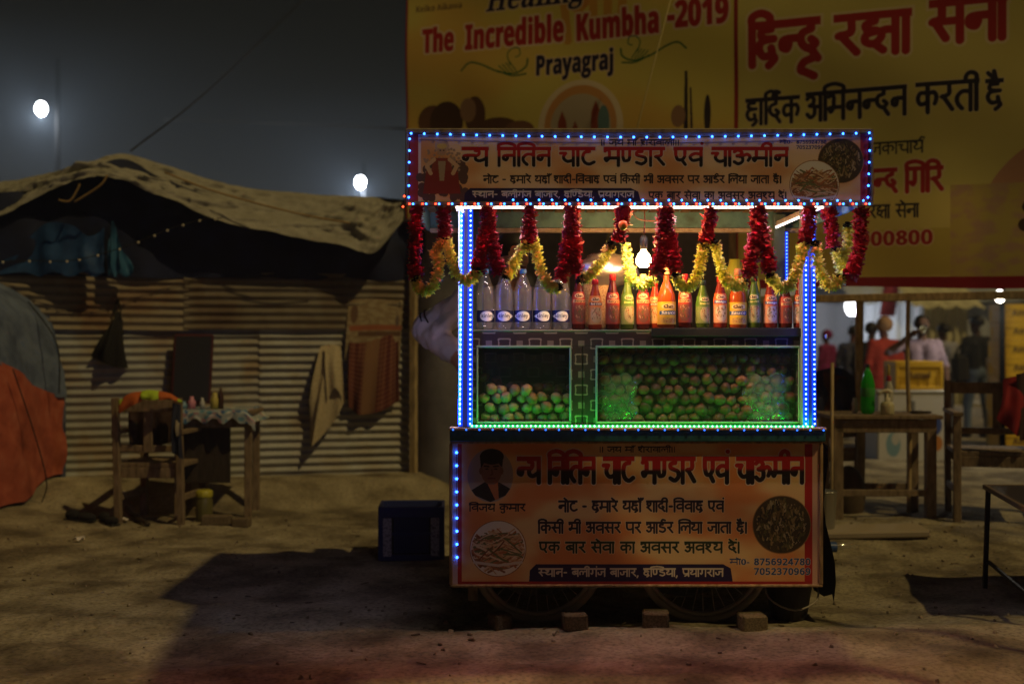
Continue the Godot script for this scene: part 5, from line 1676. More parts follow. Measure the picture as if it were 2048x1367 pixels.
# ---------------------------------------------------------------- people
func sdf(bones: Array, cell: float, k: float, st: SurfaceTool) -> void:      # one smooth skin over tapered bones [a, b, ra, rb, colour]
	var lo := Vector3.ONE * 1e9
	var hi := -lo
	for b in bones:
		for e in 2:
			lo = lo.min(b[e] - Vector3.ONE * (b[2 + e] + cell * 3.0))
			hi = hi.max(b[e] + Vector3.ONE * (b[2 + e] + cell * 3.0))
	var n := Vector3i(((hi - lo) / cell).ceil()) + Vector3i.ONE
	var f := PackedFloat32Array()
	f.resize(n.x * n.y * n.z)
	f.fill(9.0)
	var near := PackedFloat32Array()
	near.resize(f.size())
	near.fill(9.0)
	var who := PackedByteArray()
	who.resize(f.size())
	for bi in bones.size():
		var b: Array = bones[bi]
		var a: Vector3 = b[0]
		var ab: Vector3 = b[1] - a
		var L := maxf(ab.length_squared(), 1e-8)
		var ra: float = b[2]
		var dr: float = b[3] - ra
		var cloth: float = b[5] if b.size() > 5 else 0.0
		var pad := Vector3.ONE * (maxf(ra, b[3]) + k + cell * 2.0)
		var i0 := Vector3i(((a.min(b[1]) - pad - lo) / cell).floor()).clamp(Vector3i.ZERO, n - Vector3i.ONE)
		var i1 := Vector3i(((a.max(b[1]) + pad - lo) / cell).ceil()).clamp(Vector3i.ZERO, n - Vector3i.ONE)
		for z in range(i0.z, i1.z + 1):
			for y in range(i0.y, i1.y + 1):
				var at := (z * n.y + y) * n.x
				for x in range(i0.x, i1.x + 1):
					var p := lo + Vector3(x, y, z) * cell - a
					var t := clampf(p.dot(ab) / L, 0.0, 1.0)
					var d := (p - ab * t).length() - ra - dr * t
					if cloth > 0.0: d -= cloth * 1.5 * pow(1.0 - minf(1.0, absf(fn.get_noise_3d((p.x + a.x) * 900.0 - (p.y + a.y) * 500.0, (p.y + a.y) * 520.0, (p.z + a.z) * 800.0)) * 3.0), 2.0)
					if cloth > 0.0: d += .5 * cloth * (fn.get_noise_3d((p.x + a.x) * 700.0, (p.y + a.y) * 420.0 + (p.x + a.x) * 300.0, (p.z + a.z) * 700.0) + .5 * fn.get_noise_3d((p.x + a.x) * 1500.0, (p.y + a.y) * 1500.0, (p.z + a.z) * 1100.0)) + cloth * .3 * sin(t * sqrt(L) * 95.0 + 5.0 * fn.get_noise_3d(p.x * 500.0, p.y * 500.0, p.z * 500.0) + p.x * 30.0)
					var i := at + x
					if d < near[i]:
						near[i] = d
						who[i] = bi
					var o := f[i]
					if o > 8.0: f[i] = d
					else:
						var h := clampf(.5 + .5 * (o - d) / k, 0.0, 1.0)
						f[i] = lerpf(o, d, h) - k * h * (1.0 - h)
	var verts := {}
	var sx := n.x
	var sxy := n.x * n.y
	var corner := [0, 1, sx, sx + 1, sxy, sxy + 1, sxy + sx, sxy + sx + 1]
	var offs := [Vector3(0, 0, 0), Vector3(1, 0, 0), Vector3(0, 1, 0), Vector3(1, 1, 0), Vector3(0, 0, 1), Vector3(1, 0, 1), Vector3(0, 1, 1), Vector3(1, 1, 1)]
	var edges := [[0, 1], [2, 3], [4, 5], [6, 7], [0, 2], [1, 3], [4, 6], [5, 7], [0, 4], [1, 5], [2, 6], [3, 7]]
	for z in n.z - 1:
		for y in n.y - 1:
			var at := z * sxy + y * sx
			for x in n.x - 1:
				var i := at + x
				var v0 := f[i]
				if v0 > cell * 2.0 or v0 < -cell * 2.0: continue
				var inside := 0
				for c in 8:
					if f[i + corner[c]] < 0.0: inside += 1
				if inside == 0 or inside == 8: continue
				var sum := Vector3.ZERO
				var cnt := 0
				for e in edges:
					var p := f[i + corner[e[0]]]
					var q := f[i + corner[e[1]]]
					if (p < 0.0) != (q < 0.0):
						sum += offs[e[0]].lerp(offs[e[1]], p / (p - q))
						cnt += 1
				verts[i] = [lo + (Vector3(x, y, z) + sum / cnt) * cell, bones[who[i]][4]]
	st.set_smooth_group(0)
	var axes := [[1, sx, sxy], [sx, sxy, 1], [sxy, 1, sx]]
	for i in verts:
		for ax in axes:
			var a := f[i]
			var b := f[i + ax[0]]
			if (a < 0.0) == (b < 0.0): continue
			var q := [i, i - ax[1], i - ax[1] - ax[2], i - ax[2]]
			if not (verts.has(q[1]) and verts.has(q[2]) and verts.has(q[3])): continue
			if a >= 0.0: q.reverse()
			for t in [0, 2, 1, 0, 3, 2]:
				st.set_uv(Vector2.ZERO)
				st.set_color(verts[q[t]][1])
				st.add_vertex(verts[q[t]][0])

func hand_on(st: SurfaceTool, wrist: Vector3, dirv: Vector3, side: Vector3, s: float, c: Color, curl := .5) -> void:      # four fingers and a thumb from the palm's end
	st.set_color(c)
	var d := dirv.normalized()
	var palm := d.cross(side).normalized()
	for k in 4:
		var r: Vector3 = wrist + d * .085 * s + side * (k - 1.5) * .019 * s
		var L: float = [.062, .072, .068, .052][k] * s
		tube(st, [r - d * .03 * s, r + d * L * .45 + palm * curl * .006 * s, r + d * L * .75 + palm * curl * .03 * s, r + d * L * .85 + palm * curl * .055 * s], [.0095 * s, .009 * s, .0082 * s, .0065 * s], 6)
	tube(st, [wrist + d * .025 * s + side * .025 * s, wrist + d * .06 * s + side * .05 * s + palm * .012 * s, wrist + d * .09 * s + side * .05 * s + palm * .03 * s], [.012 * s, .0105 * s, .008 * s], 6)

func head_bones(c: Vector3, turn: float, s: float, skin: Color, beard: Color, bearded: bool) -> Array:
	var B := Basis.from_euler(Vector3(0, turn, 0))
	var at := func(x: float, y: float, z: float) -> Vector3: return c + B * Vector3(x, y, z) * s
	var out := [
		[at.call(0, .045, -.025), at.call(0, .04, .02), .08 * s, .075 * s, skin], [at.call(0, -.02, .04), at.call(0, -.075, .055), .057 * s, .038 * s, beard if bearded else skin],
		[at.call(0, .02, .088), at.call(0, -.018, .105), .011 * s, .017 * s, skin], [at.call(-.077, .02, -.01), at.call(-.079, -.02, -.005), .018 * s, .012 * s, skin], [at.call(.077, .02, -.01), at.call(.079, -.02, -.005), .018 * s, .012 * s, skin],
		[at.call(-.028, .036, .076), at.call(.028, .036, .076), .016 * s, .016 * s, skin],
	]
	return out

func hair_on(c: Vector3, turn: float, s: float, m: Material, parent: Node3D, called := "hair", big := 1.0, low := .45, tilt := -.28) -> void:
	var B := Basis.from_euler(Vector3(tilt, turn, 0), EULER_ORDER_YXZ)
	var st := new_st(true)
	var prof := []
	for i in 9:
		var a := lerpf(PI * low, PI, i / 8.0)
		prof.append(Vector2(sin(a), -cos(a)) * .096 * s * big)
	lathe(st, prof, 18, c + B * Vector3(0, .045 * s, -.012 * s), B * Basis.from_scale(Vector3(.96, 1.02, 1.12)))
	obj(called, st, m, parent)

func face_on(c: Vector3, turn: float, s: float, parent: Node3D) -> void:
	var B := Basis.from_euler(Vector3(0, turn, 0))
	for x in [-.032, .032]:
		var st := new_st(true)
		ball(st, c + B * Vector3(x * .9, .018, .083) * s, Vector3(.013, .007, .007) * s, 8, 6)
		obj("eye", st, M.eye_dark, parent)
		st = new_st(true)
		tube(st, [c + B * Vector3(x - .018, .042, .087) * s, c + B * Vector3(x, .047, .093) * s, c + B * Vector3(x + .018, .041, .086) * s], .005 * s, 5)
		obj("eyebrow", st, M.hair, parent)
	var st := new_st(true)
	tube(st, [c + B * Vector3(-.024, -.05, .085) * s, c + B * Vector3(0, -.052, .094) * s, c + B * Vector3(.024, -.05, .085) * s], .006 * s, 5)
	obj("mouth", st, mat(.16, .05, .045), parent)

# someone seen at a distance: height, which way they face, colours, and where elbows and wrists are
func person(label: String, p: Vector3, turn: float, h: float, skin: Color, top: Color, legs: Color, arms: Array, o := {}) -> Node3D:
	var t := thing("person", label, "person", p, turn)
	var s := h / 1.7
	var V := func(x: float, y: float, z: float) -> Vector3: return Vector3(x, y, z) * s
	var robe: bool = o.get("robe", false)
	var step: float = o.get("step", .0)
	var stout: float = o.get("stout", 1.0)
	var bones := [[V.call(-.07, .92, 0), V.call(.07, .92, 0), .105 * s * stout, .105 * s * stout, legs, .006], [V.call(0, 1.32, -.01), V.call(0, 1.5, .01), .055 * s, .05 * s, skin]]
	for x in [-1, 1]:
		bones.append([V.call(x * .075, .98, .0), V.call(x * .095, 1.28, .005), .1 * s * stout, .105 * s * stout, top, .007])
		bones.append([V.call(x * .03, 1.36, -.01), V.call(x * .165, 1.365, -.01), .07 * s, .062 * s, top, .007])
		bones.append([V.call(x * .09, .88, 0), V.call(x * .1, .48, step * x), .09 * s, .062 * s, legs, .006])
		bones.append([V.call(x * .1, .48, step * x), V.call(x * .105, .09, step * x * 1.2 - .02), .06 * s, .042 * s, legs, .006])
		bones.append([V.call(x * .105, .045, step * x * 1.2 - .05), V.call(x * .12, .03, step * x * 1.2 + .14), .042 * s, .032 * s, o.get("shoe", Color(.03, .025, .02))])
		if robe: bones.append([V.call(x * .1, .95, 0), V.call(x * .13, .2, 0), .12 * s, .16 * s, legs, .006])
		var e: Vector3 = arms[0 if x < 0 else 2] * s
		var w: Vector3 = arms[1 if x < 0 else 3] * s
		var long: bool = o.get("long_sleeves", true)
		bones.append([V.call(x * .185, 1.355, -.01), e, .056 * s, .044 * s, top, .007])
		bones.append([e, w, .042 * s, .031 * s, top if long else skin, .005])
		var hd := (w - e).normalized()
		bones.append([w, w + hd * .08 * s, .03 * s, .036 * s, skin])
	var c: Vector3 = V.call(0, 1.585, .015)
	bones.append_array(head_bones(c, o.get("look", 0.0), s, skin, o.get("beard", skin), o.has("beard")))
	var st := new_st(true)
	sdf(bones, .021 * s, .028 * s, st)
	for x in [-1, 1]:
		var e: Vector3 = arms[0 if x < 0 else 2] * s
		var w: Vector3 = arms[1 if x < 0 else 3] * s
		var d := (w - e).normalized()
		hand_on(st, w, d, d.cross(Vector3(x, .2, .1)).normalized(), s, skin)
	obj("body", st, M.vertex, t)
	if o.has("turban"): hair_on(c, o.get("look", 0.0), s, o.turban, t, "headscarf", 1.12, .3)
	else: hair_on(c, o.get("look", 0.0), s, M.hair, t)
	if o.get("face", false): face_on(c, o.get("look", 0.0), s, t)
	return t

func build_vendor() -> void:
	var p := Vector3(-.005, .2, -6.72)
	boxes("standing_crate", Vector3(0, .1, -6.72), Vector3(.7, .2, .45), M.wood_dark)
	tag(get_node("standing_crate"), "low wooden crate the vendor stands on behind the cart", "crate")
	var t := thing("person", "vendor in a pale lilac shirt standing behind the water bottles", "person", p)
	var skin := Color(.45, .24, .15)
	var shirt := Color(.5, .5, .56)
	var inner := Color(.66, .62, .66)
	var pants := Color(.03, .03, .05)
	var c := Vector3(.015, 1.70, .02)
	var bones := [
		[Vector3(-.08, .96, 0), Vector3(.08, .96, 0), .12, .12, pants, .015], [Vector3(0, 1.42, -.01), Vector3(.008, 1.6, .01), .062, .058, skin],
		[Vector3(-.28, 1.43, -.02), Vector3(-.505, 1.29, -.09), .088, .078, shirt, .009], [Vector3(-.505, 1.29, -.09), Vector3(-.345, 1.155, .115), .078, .066, inner, .01],
		[Vector3(-.44, 1.27, .0), Vector3(-.36, 1.34, .05), .034, .02, shirt, .009], [Vector3(-.5, 1.22, -.02), Vector3(-.43, 1.27, .07), .034, .026, inner, .008], [Vector3(-.42, 1.17, .08), Vector3(-.36, 1.22, .12), .03, .022, inner, .008], [Vector3(-.33, 1.36, .06), Vector3(-.42, 1.28, .06), .026, .02, shirt, .009], [Vector3(-.34, 1.15, .12), Vector3(-.285, 1.08, .19), .034, .038, skin],
		[Vector3(.3, 1.44, -.02), Vector3(.4, 1.2, .02), .064, .05, shirt, .009], [Vector3(.4, 1.2, .02), Vector3(.36, 1.12, .26), .048, .036, inner, .008], [Vector3(.36, 1.12, .26), Vector3(.35, 1.1, .34), .034, .038, skin],
	]
	for x in [-1, 1]:
		bones.append([Vector3(x * .085, 1.02, 0), Vector3(x * .115, 1.34, .005), .115, .125, shirt, .009])
		bones.append([Vector3(x * .03, 1.46, -.01), Vector3(x * .24, 1.45, -.015), .08, .072, shirt, .009])
		bones.append([Vector3(x * .1, .92, 0), Vector3(x * .11, .5, .01), .1, .066, pants, .015])
		bones.append([Vector3(x * .11, .5, .01), Vector3(x * .115, .08, -.02), .064, .046, pants, .015])
		bones.append([Vector3(x * .115, .045, -.05), Vector3(x * .13, .035, .15), .044, .034, Color(.02, .018, .016)])
	var st := new_st(true)
	sdf(bones, .016, .04, st)
	hand_on(st, Vector3(-.315, 1.115, .16), Vector3(.4, -.55, .5), Vector3(.6, .6, .2).normalized(), 1.05, skin)
	hand_on(st, Vector3(.355, 1.11, .3), Vector3(0, -.2, 1), Vector3(-1, 0, 0), 1.05, skin)
	var hs := 1.1
	var turn := .5
	sdf(head_bones(c, turn, hs, skin, skin, false) + [[Vector3(.005, 1.5, 0), c + Vector3(0, -.06, .0), .06, .06, skin]], .0075, .02, st)
	obj("body", st, M.vertex, t)
	hair_on(c + Vector3(0, .005, -.006), turn, hs, M.hair, t, "hair", 1.07, .36, -.1)
	face_on(c, turn, hs, t)
	for k in 2:
		st = new_st(true)
		var q := Vector3(-.3, 1.44, -.02).lerp(Vector3(-.515, 1.30, -.09), .78 + k * .12)
		var d := Vector3(-.215, -.14, -.07).normalized()
		var u := d.cross(Vector3.UP).normalized()
		var w := d.cross(u)
		var ring := []
		for i in 21: ring.append(q + (u * cos(TAU * i / 20.0) + w * sin(TAU * i / 20.0)) * .083)
		tube(st, ring, .006, 5, false)
		obj("sleeve_stripe", st, M.black, t)

func build_people() -> void:
	var dark := Color(.085, .045, .03)
	var brown := Color(.17, .07, .045)
	var hang_ := [Vector3(-.25, 1.1, -.03), Vector3(-.24, .86, .04), Vector3(.25, 1.1, -.03), Vector3(.24, .86, .04)]
	person("man in a lilac shirt drinking from a small glass beside the freezer", Vector3(5.02, 0, -13.95), -.2, 1.72, dark, Color(.2, .15, .19), Color(.05, .05, .06), [Vector3(-.4, 1.27, .12), Vector3(-.17, 1.46, .21), Vector3(.27, 1.1, -.02), Vector3(.29, .86, .06)], {"face": true, "beard": Color(.015, .012, .012), "long_sleeves": false})
	var gl := new_st(true)
	lathe(gl, [Vector2(0, 0), Vector2(.026, 0), Vector2(.034, .075), Vector2(.031, .075), Vector2(.024, .006), Vector2(0, .006)], 16)
	var tum := obj("drinking_glass", gl, mat(.55, .55, .42, .2), null, Vector3(4.93, 1.535, -13.68))
	tum.rotation = Vector3(1.1, 0, .2)
	tag(tum, "small pale drinking glass at the lilac shirted man's mouth", "glass")
	person("person in a long red-orange robe and pale headscarf, back to us", P(1768, 700, 15.2) * Vector3(1, 0, 1), PI + .2, 1.72, brown, Color(.3, .035, .022), Color(.28, .03, .02), hang_, {"robe": true, "turban": mat(.34, .2, .1), "stout": 1.15})
	person("person in black walking behind the pale wooden post", P(1742, 700, 16.4) * Vector3(1, 0, 1), PI - .5, 1.68, dark, Color(.012, .012, .015), Color(.012, .012, .018), hang_, {"step": .05})
	person("man in a dark jacket and blue jeans walking away", P(1953, 700, 16.8) * Vector3(1, 0, 1), PI + .3, 1.78, dark, Color(.012, .012, .013), Color(.11, .15, .22), [Vector3(-.27, 1.1, -.03), Vector3(-.22, .9, .12), Vector3(.27, 1.1, -.03), Vector3(.24, .86, .05)], {"step": .07, "stout": 1.1})
	var bag := new_st(true)
	box(bag, Vector3.ZERO, Vector3(.26, .46, .16), Basis.from_euler(Vector3(0, 0, .08)), .07)
	tube(bag, along([Vector3(-.08, .2, 0), Vector3(.02, .36, .02), Vector3(.2, .5, .02)], 8), .018, 6)
	tag(obj("shoulder_bag", bag, mat(.02, .017, .014), null, Vector3(P(1920, 700, 16.7).x, 1.02, -16.7)), "dark shoulder bag at the jeans wearer's side", "bag")
	person("person in a pale grey shirt behind the drinking man", P(1886, 700, 17.5) * Vector3(1, 0, 1), PI + .1, 1.68, dark, Color(.3, .3, .34), Color(.06, .06, .08), hang_)
	person("person in a blue-grey shawl left of the pale wooden post", P(1706, 700, 18.5) * Vector3(1, 0, 1), PI - .3, 1.66, brown, Color(.07, .07, .1), Color(.06, .07, .16), hang_, {"step": .06})
	person("small far figure in a magenta hooded shawl", P(1653, 700, 22.0) * Vector3(1, 0, 1), PI + .6, 1.62, brown, Color(.2, .015, .09), Color(.2, .012, .11), hang_, {"robe": true, "turban": mat(.22, .015, .09)})

# ---------------------------------------------------------------- right side
func build_billboards() -> void:
	var A := Vector3(-.985, 0, -10.57)
	var u := Vector3(2.65, 0, 1.0).normalized()
	var n := Vector3(-1.0, 0, 2.65).normalized()
	var turn := atan2(n.x, n.z)
	for k in 2:
		var b := thing("billboard", ["yellow printed billboard announcing the Kumbha fair, left of the pair", "yellow printed billboard in Hindi with a dark red foot band"][k], "billboard", A + u * (0.0 if k == 0 else 3.05), turn)
		var w: float = [3.05, 3.0][k]
		var y0: float = [2.55, 1.84][k]
		var y1: float = [4.85, 4.78][k]
		var st := new_st(true)
		var rows := []
		for j in 21:                          # the print is a flex sheet, a little slack
			var row := []
			for i in 25:
				var x := w * i / 24.0
				var y := lerpf(y0, y1, j / 20.0)
				var z := fn.get_noise_2d(x * 50.0 + k * 300.0, y * 30.0) * .035 * sin(PI * i / 24.0) + .012 * sin(y * 5.0 + x * 2.0)
				row.append(Vector3(x, y + (.02 * sin(x * 2.2) if j == 0 else 0.0), z))
			rows.append(row)
		sheet(st, rows)
		obj("printed_sheet", st, printed(left_board_print() if k == 0 else right_board_print(), .55), b)
		for x in ([.04, w * .5, w - .04] if k == 0 else [.04, w - .04]):
			st = new_st()
			beam(st, Vector3(x, 0, -.08), Vector3(x, y1 + .1, -.08), .06, .06)
			obj("frame_post", st, M.bamboo, b)
		for y in [y0 + .05, (y0 + y1) * .5, y1 - .05]:
			st = new_st()
			beam(st, Vector3(0, y, -.075), Vector3(w, y, -.075), .05, .05)
			obj("frame_rail", st, M.bamboo, b)
	var bm := thing("timber_beam", "long pale timber beam just under the Hindi billboard", "beam", A + u * 3.05 + Vector3(0, 1.755, 0), turn)
	var st := new_st()
	beam(st, Vector3(-.1, 0, .02), Vector3(3.1, .02, .02), .06, .1)
	obj("beam", st, M.bamboo, bm)
	for q in [[1719, 600, 9.32, .034, "thick pale wooden post standing behind the green bottle", 1.78], [1816, 590, 9.05, .017, "thin pale bamboo pole standing before the drinking man", 1.8]]:
		var b := P(q[0], q[1], q[2])
		var pst := new_st(true)
		tube(pst, along([Vector3(0, 0, 0), Vector3(.012, .6, 0), Vector3(-.006, 1.2, 0), Vector3(0, q[5], 0)], 12), q[3], 9)
		tag(obj("wooden_post", pst, M.bamboo, null, Vector3(b.x, 0, b.z)), q[4], "post")
	# guy string of the left board
	var gs := new_st(true)
	tube(gs, [A + u * 2.62 + Vector3(0, 4.5, 0) + n * .25, A + u * 2.3 + Vector3(0, 3.2, 0) + n * .35, A + u * 2.05 + Vector3(0, 2.2, 0) + n * .45], .006, 5)
	tag(obj("string", gs, mat(.4, .33, .15), null), "slack pale string running down before the Kumbha billboard", "string")
	# dark tarpaulin closing the space below the boards
	st = new_st(true)
	var rows := []
	for j in 13:
		var row := []
		for i in 49:
			var x := -.05 + 3.42 * i / 48.0
			row.append(A + u * x + Vector3(0, lerpf(.03, 2.6 if x < 3.02 else 1.78, j / 12.0), 0) + n * (-.16 + .05 * sin(x * 7.0) + fn.get_noise_2d(x * 80.0, j * 6.0) * .06))
		rows.append(row)
	sheet(st, rows)
	tag(obj("backdrop_tarpaulin", st, worn([[0.0, .12, .12, .145], [0.6, .2, .195, .23], [1.0, .27, .265, .3]], .01, .5, .8, 0.0, 51)), "dark tarpaulin hung below the billboards behind the cart", "tarpaulin")

func build_right_things() -> void:
	var W: Material = M.wood_dark
	var tb := table_of("wooden_table", "rough wooden table with the green bottle on it, right of the cart", Vector3(2.86, ground_y(2.9, 9.0) - .01, -8.95), -.02, Vector3(.86, .8, .56), .075, W, .2)
	var ty := tb.position.y + .8
	person_chair("armchair", "wooden armchair half hidden behind the wooden table, its back to the lane", Vector3(2.62, ground_y(2.6, 9.7), -9.85), PI + .3, .5, .5, .46, 1.06, .68, W)
	var bc := person_chair("armchair", "wide wooden armchair at the right edge with a red cloth over it", Vector3(3.78, ground_y(3.7, 8.9) - .01, -8.75), -.25, .74, .55, .52, 1.05, .8, W)
	# what stands on the table
	var b := thing("soda_bottle", "big green plastic soda bottle on the wooden table", "bottle", Vector3(P(1735, 700, 8.85).x, ty, -8.85))
	var st := new_st(true)
	lathe(st, [Vector2(0, .01), Vector2(.03, .0), Vector2(.05, .012), Vector2(.054, .05), Vector2(.052, .14), Vector2(.054, .2), Vector2(.052, .235), Vector2(.036, .3), Vector2(.017, .345), Vector2(.014, .352), Vector2(.014, .365)], 20)
	obj("body", st, M.green_plastic, b)
	st = new_st(true)
	lathe(st, [Vector2(.0535, .135), Vector2(.0548, .14), Vector2(.0548, .2), Vector2(.0535, .205)], 20)
	obj("label", st, mat(.05, .3, .05, .4), b)
	st = new_st(true)
	lathe(st, [Vector2(.016, .362), Vector2(.017, .368), Vector2(.016, .388), Vector2(0, .39)], 14)
	obj("cap", st, M.black, b)
	var d := thing("squeeze_bottle", "clear squeeze bottle with a red collar and yellow spout on the table", "bottle", Vector3(P(1781, 700, 8.95).x, ty, -9.0))
	st = new_st(true)
	lathe(st, [Vector2(0, 0), Vector2(.032, 0), Vector2(.034, .02), Vector2(.034, .2), Vector2(.022, .24), Vector2(.018, .25)], 16)
	obj("body", st, mat(.42, .4, .34, .3), d)
	st = new_st(true)
	lathe(st, [Vector2(.02, .25), Vector2(.02, .285), Vector2(.012, .295), Vector2(0, .295)], 14)
	obj("collar", st, mat(.3, .02, .02, .4), d)
	st = new_st(true)
	tube(st, [Vector3(0, .29, 0), Vector3(0, .34, 0), Vector3(.004, .37, 0), Vector3(-.012, .385, 0)], [.011, .008, .006, .004], 8)
	obj("spout", st, mat(.6, .42, .02, .4), d)
	var j := thing("pump_jar", "short cream jar with a white pump before the squeeze bottle", "jar", Vector3(P(1774, 700, 8.76).x, ty, -8.76))
	st = new_st(true)
	lathe(st, [Vector2(0, 0), Vector2(.048, 0), Vector2(.053, .015), Vector2(.053, .07), Vector2(.046, .095), Vector2(.02, .105)], 18)
	obj("body", st, mat(.45, .42, .26, .4), j)
	st = new_st(true)
	lathe(st, [Vector2(.021, .1), Vector2(.021, .13), Vector2(.008, .135), Vector2(.007, .175), Vector2(0, .175)], 14)
	tube(st, along([Vector3(.03, .17, 0), Vector3(0, .185, 0), Vector3(-.045, .175, 0), Vector3(-.062, .15, 0)], 10), [.014, .015, .016, .016, .015, .013, .011, .01, .009, .008, .007], 8)
	obj("pump", st, mat(.6, .56, .42, .4), j)
	st = new_st(true)
	lathe(st, [Vector2(0, 0), Vector2(.02, 0), Vector2(.022, .08), Vector2(.016, .1), Vector2(.016, .12), Vector2(0, .12)], 14)
	tag(obj("white_bottle", st, mat(.4, .4, .36, .4), null, Vector3(P(1713, 700, 8.9).x, ty, -8.95)), "small white bottle left of the green soda bottle", "bottle")
	st = new_st(true)
	ball(st, Vector3(0, .012, 0), Vector3(.07, .013, .035), 12, 6)
	ball(st, Vector3(.07, .012, .01), Vector3(.04, .01, .02), 10, 5)
	tag(obj("rag", st, M.wood_black, null, Vector3(P(1835, 700, 8.9).x, ty, -8.9)), "dark folded rag at the right end of the wooden table", "rag")
	# stick, sack, bucket
	st = new_st(true)
	tube(st, [P(1662, 1000, 8.0) * Vector3(1, 0, 1), P(1664, 725, 8.1)], .012, 7)
	tag(obj("stick", st, M.bamboo), "thin upright stick standing right of the cart", "stick")
	var dc := thing("dark_shawl", "dark blue cloth thrown over the half hidden armchair", "cloth")
	put("cloth", hang([P(1630, 742, 9.5), P(1680, 735, 9.45), P(1725, 768, 9.5)], [P(1630, 835, 9.4), P(1680, 840, 9.4), P(1728, 838, 9.4)], 18, 10, .03, 2.0, .05), M.navy_tarp, dc)
	put("maroon_board", hang([P(1646, 742, 9.42), P(1692, 754, 9.4)], [P(1650, 850, 9.36), P(1712, 850, 9.36)], 4, 4, .002, 1.0, .0), mat(.05, .016, .012), dc)
	var sk := thing("jute_sack", "slumped jute sack leaning under the wooden table", "sack")
	st = new_st(true)
	ball(st, P(1697, 985, 9.05) + Vector3(0, -.02, 0), Vector3(.13, .24, .12), 18, 12)
	obj("sack_body", st, M.jute, sk)
	st = new_st(true)
	lathe(st, [Vector2(0, .01), Vector2(.07, 0), Vector2(.078, .02), Vector2(.095, .3), Vector2(.1, .305), Vector2(.096, .31), Vector2(.07, .02), Vector2(0, .02)], 20)
	tag(obj("steel_bucket", st, mat(.4, .4, .38, .3, .8), null, Vector3(P(1645, 900, 7.9).x, ground_y(2.2, 7.9), -7.9)), "narrow steel bucket partly hidden by the cart's right edge", "bucket")
	# red cloth on the right armchair
	var rc := thing("red_cloth", "dark red cloth hanging over the right armchair's back", "cloth")
	put("cloth", hang([P(2006, 758, 8.55), P(2030, 752, 8.5), P(2060, 756, 8.5)], [P(1988, 836, 8.45), P(2010, 850, 8.4), P(2034, 872, 8.4), P(2064, 860, 8.4)], 20, 14, .03, 2.0, .05), mat(.24, .012, .016), rc)
	put("dark_cloth", hang([P(2032, 748, 8.45), P(2066, 740, 8.45)], [P(2036, 880, 8.4), P(2070, 880, 8.4)], 8, 8, .02, 1.5, .02), mat(.04, .018, .014), rc)
	# folding metal table in front
	var mt := thing("metal_table", "low dark metal-framed table at the right edge, nearest the camera", "table")
	var ya := .585
	var c4 := [Vector3(2.70, ya, -6.5), Vector3(2.52, ya, -5.55), Vector3(3.6, ya, -5.45), Vector3(3.8, ya, -6.45)]
	st = new_st()
	var mid: Vector3 = (c4[0] + c4[1] + c4[2] + c4[3]) * .25
	for k in 2:
		var y := Vector3(0, .008 * (1 - 2 * k), 0)
		if k == 0: quad(st, c4[0] + y, c4[1] + y, c4[2] + y, c4[3] + y)
		else: quad(st, c4[3] + y, c4[2] + y, c4[1] + y, c4[0] + y)
	obj("table_top", st, mat(.03, .027, .03, .45), mt)
	for k in 4:
		st = new_st()
		beam(st, c4[k], c4[(k + 1) % 4], .026, .026, .003)
		obj("edge_bar", st, mat(.12, .085, .05, .5), mt)
		st = new_st()
		var foot: Vector3 = c4[k].lerp(mid, .03)
		var out: Vector3 = (c4[k] - mid) * .03
		beam(st, foot, Vector3(foot.x, ground_y(foot.x, -foot.z), foot.z) + out, .024, .024, .003)
		obj("leg", st, M.black, mt)
	for k in [0, 2]:
		st = new_st()
		var p0: Vector3 = c4[k].lerp(mid, .03) * Vector3(1, 0, 1) + Vector3(0, .16, 0)
		var p1: Vector3 = c4[(k + 1) % 4].lerp(mid, .03) * Vector3(1, 0, 1) + Vector3(0, .16, 0)
		beam(st, p0, p1, .018, .018, .002)
		obj("stretcher", st, M.black, mt)
	# slab and cast-away bottle
	var sl := boxes("stone_slab", Vector3(P(1752, 1090, 7.75).x, ground_y(2.4, 7.75) + .035, -7.85), Vector3(.72, .05, .3), mat(.3, .25, .18, .9), null, Basis.from_euler(Vector3(.02, -.06, .03)), .012)
	tag(sl, "flat pale slab lying on the ground right of the cart", "slab")
	var pb := thing("discarded_bottle", "empty clear plastic bottle with a blue label lying by the slab", "bottle", Vector3(P(1690, 1110, 7.4).x, ground_y(2.2, 7.45) + .034, -7.5))
	pb.rotation = Vector3(0, .1, -PI / 2)
	st = new_st(true)
	lathe(st, [Vector2(0, 0), Vector2(.032, .002), Vector2(.034, .02), Vector2(.033, .16), Vector2(.028, .19), Vector2(.012, .22), Vector2(.012, .24), Vector2(0, .24)], 16, Vector3(0, -.12, 0))
	obj("body", st, M.clear_plastic, pb)
	st = new_st(true)
	lathe(st, [Vector2(.035, -.1), Vector2(.035, -.035)], 16)
	obj("label", st, mat(.02, .06, .2, .4), pb)
	# freezer
	var fz := thing("chest_freezer", "white chest freezer with a printed front behind the tables", "freezer", Vector3(4.67, 0, -13.45), .02)
	boxes("cabinet", Vector3(0, .42, -.02), Vector3(.86, .80, .5), mat(.42, .42, .42, .5), fz, Basis.IDENTITY, .015)
	boxes("lid", Vector3(0, .835, -.02), Vector3(.88, .03, .52), mat(.5, .5, .48, .5), fz, Basis.IDENTITY, .008)
	boxes("handle", Vector3(-.02, .62, .235), Vector3(.05, .22, .02), mat(.18, .18, .18, .5), fz)
	var fp := Ink.new(256, 240, lin(.55, .55, .55))
	fp.img.fill_rect(Rect2i(104, 0, 16, 240), lin(.3, .3, .3))
	latin(fp, "Amul", 18, 100, 30, 78, lin(.45, .02, .02))
	fp.ell(52, 180, 26, 44, lin(.2, .34, .44))
	fp.ell(60, 160, 14, 22, lin(.5, .5, .5))
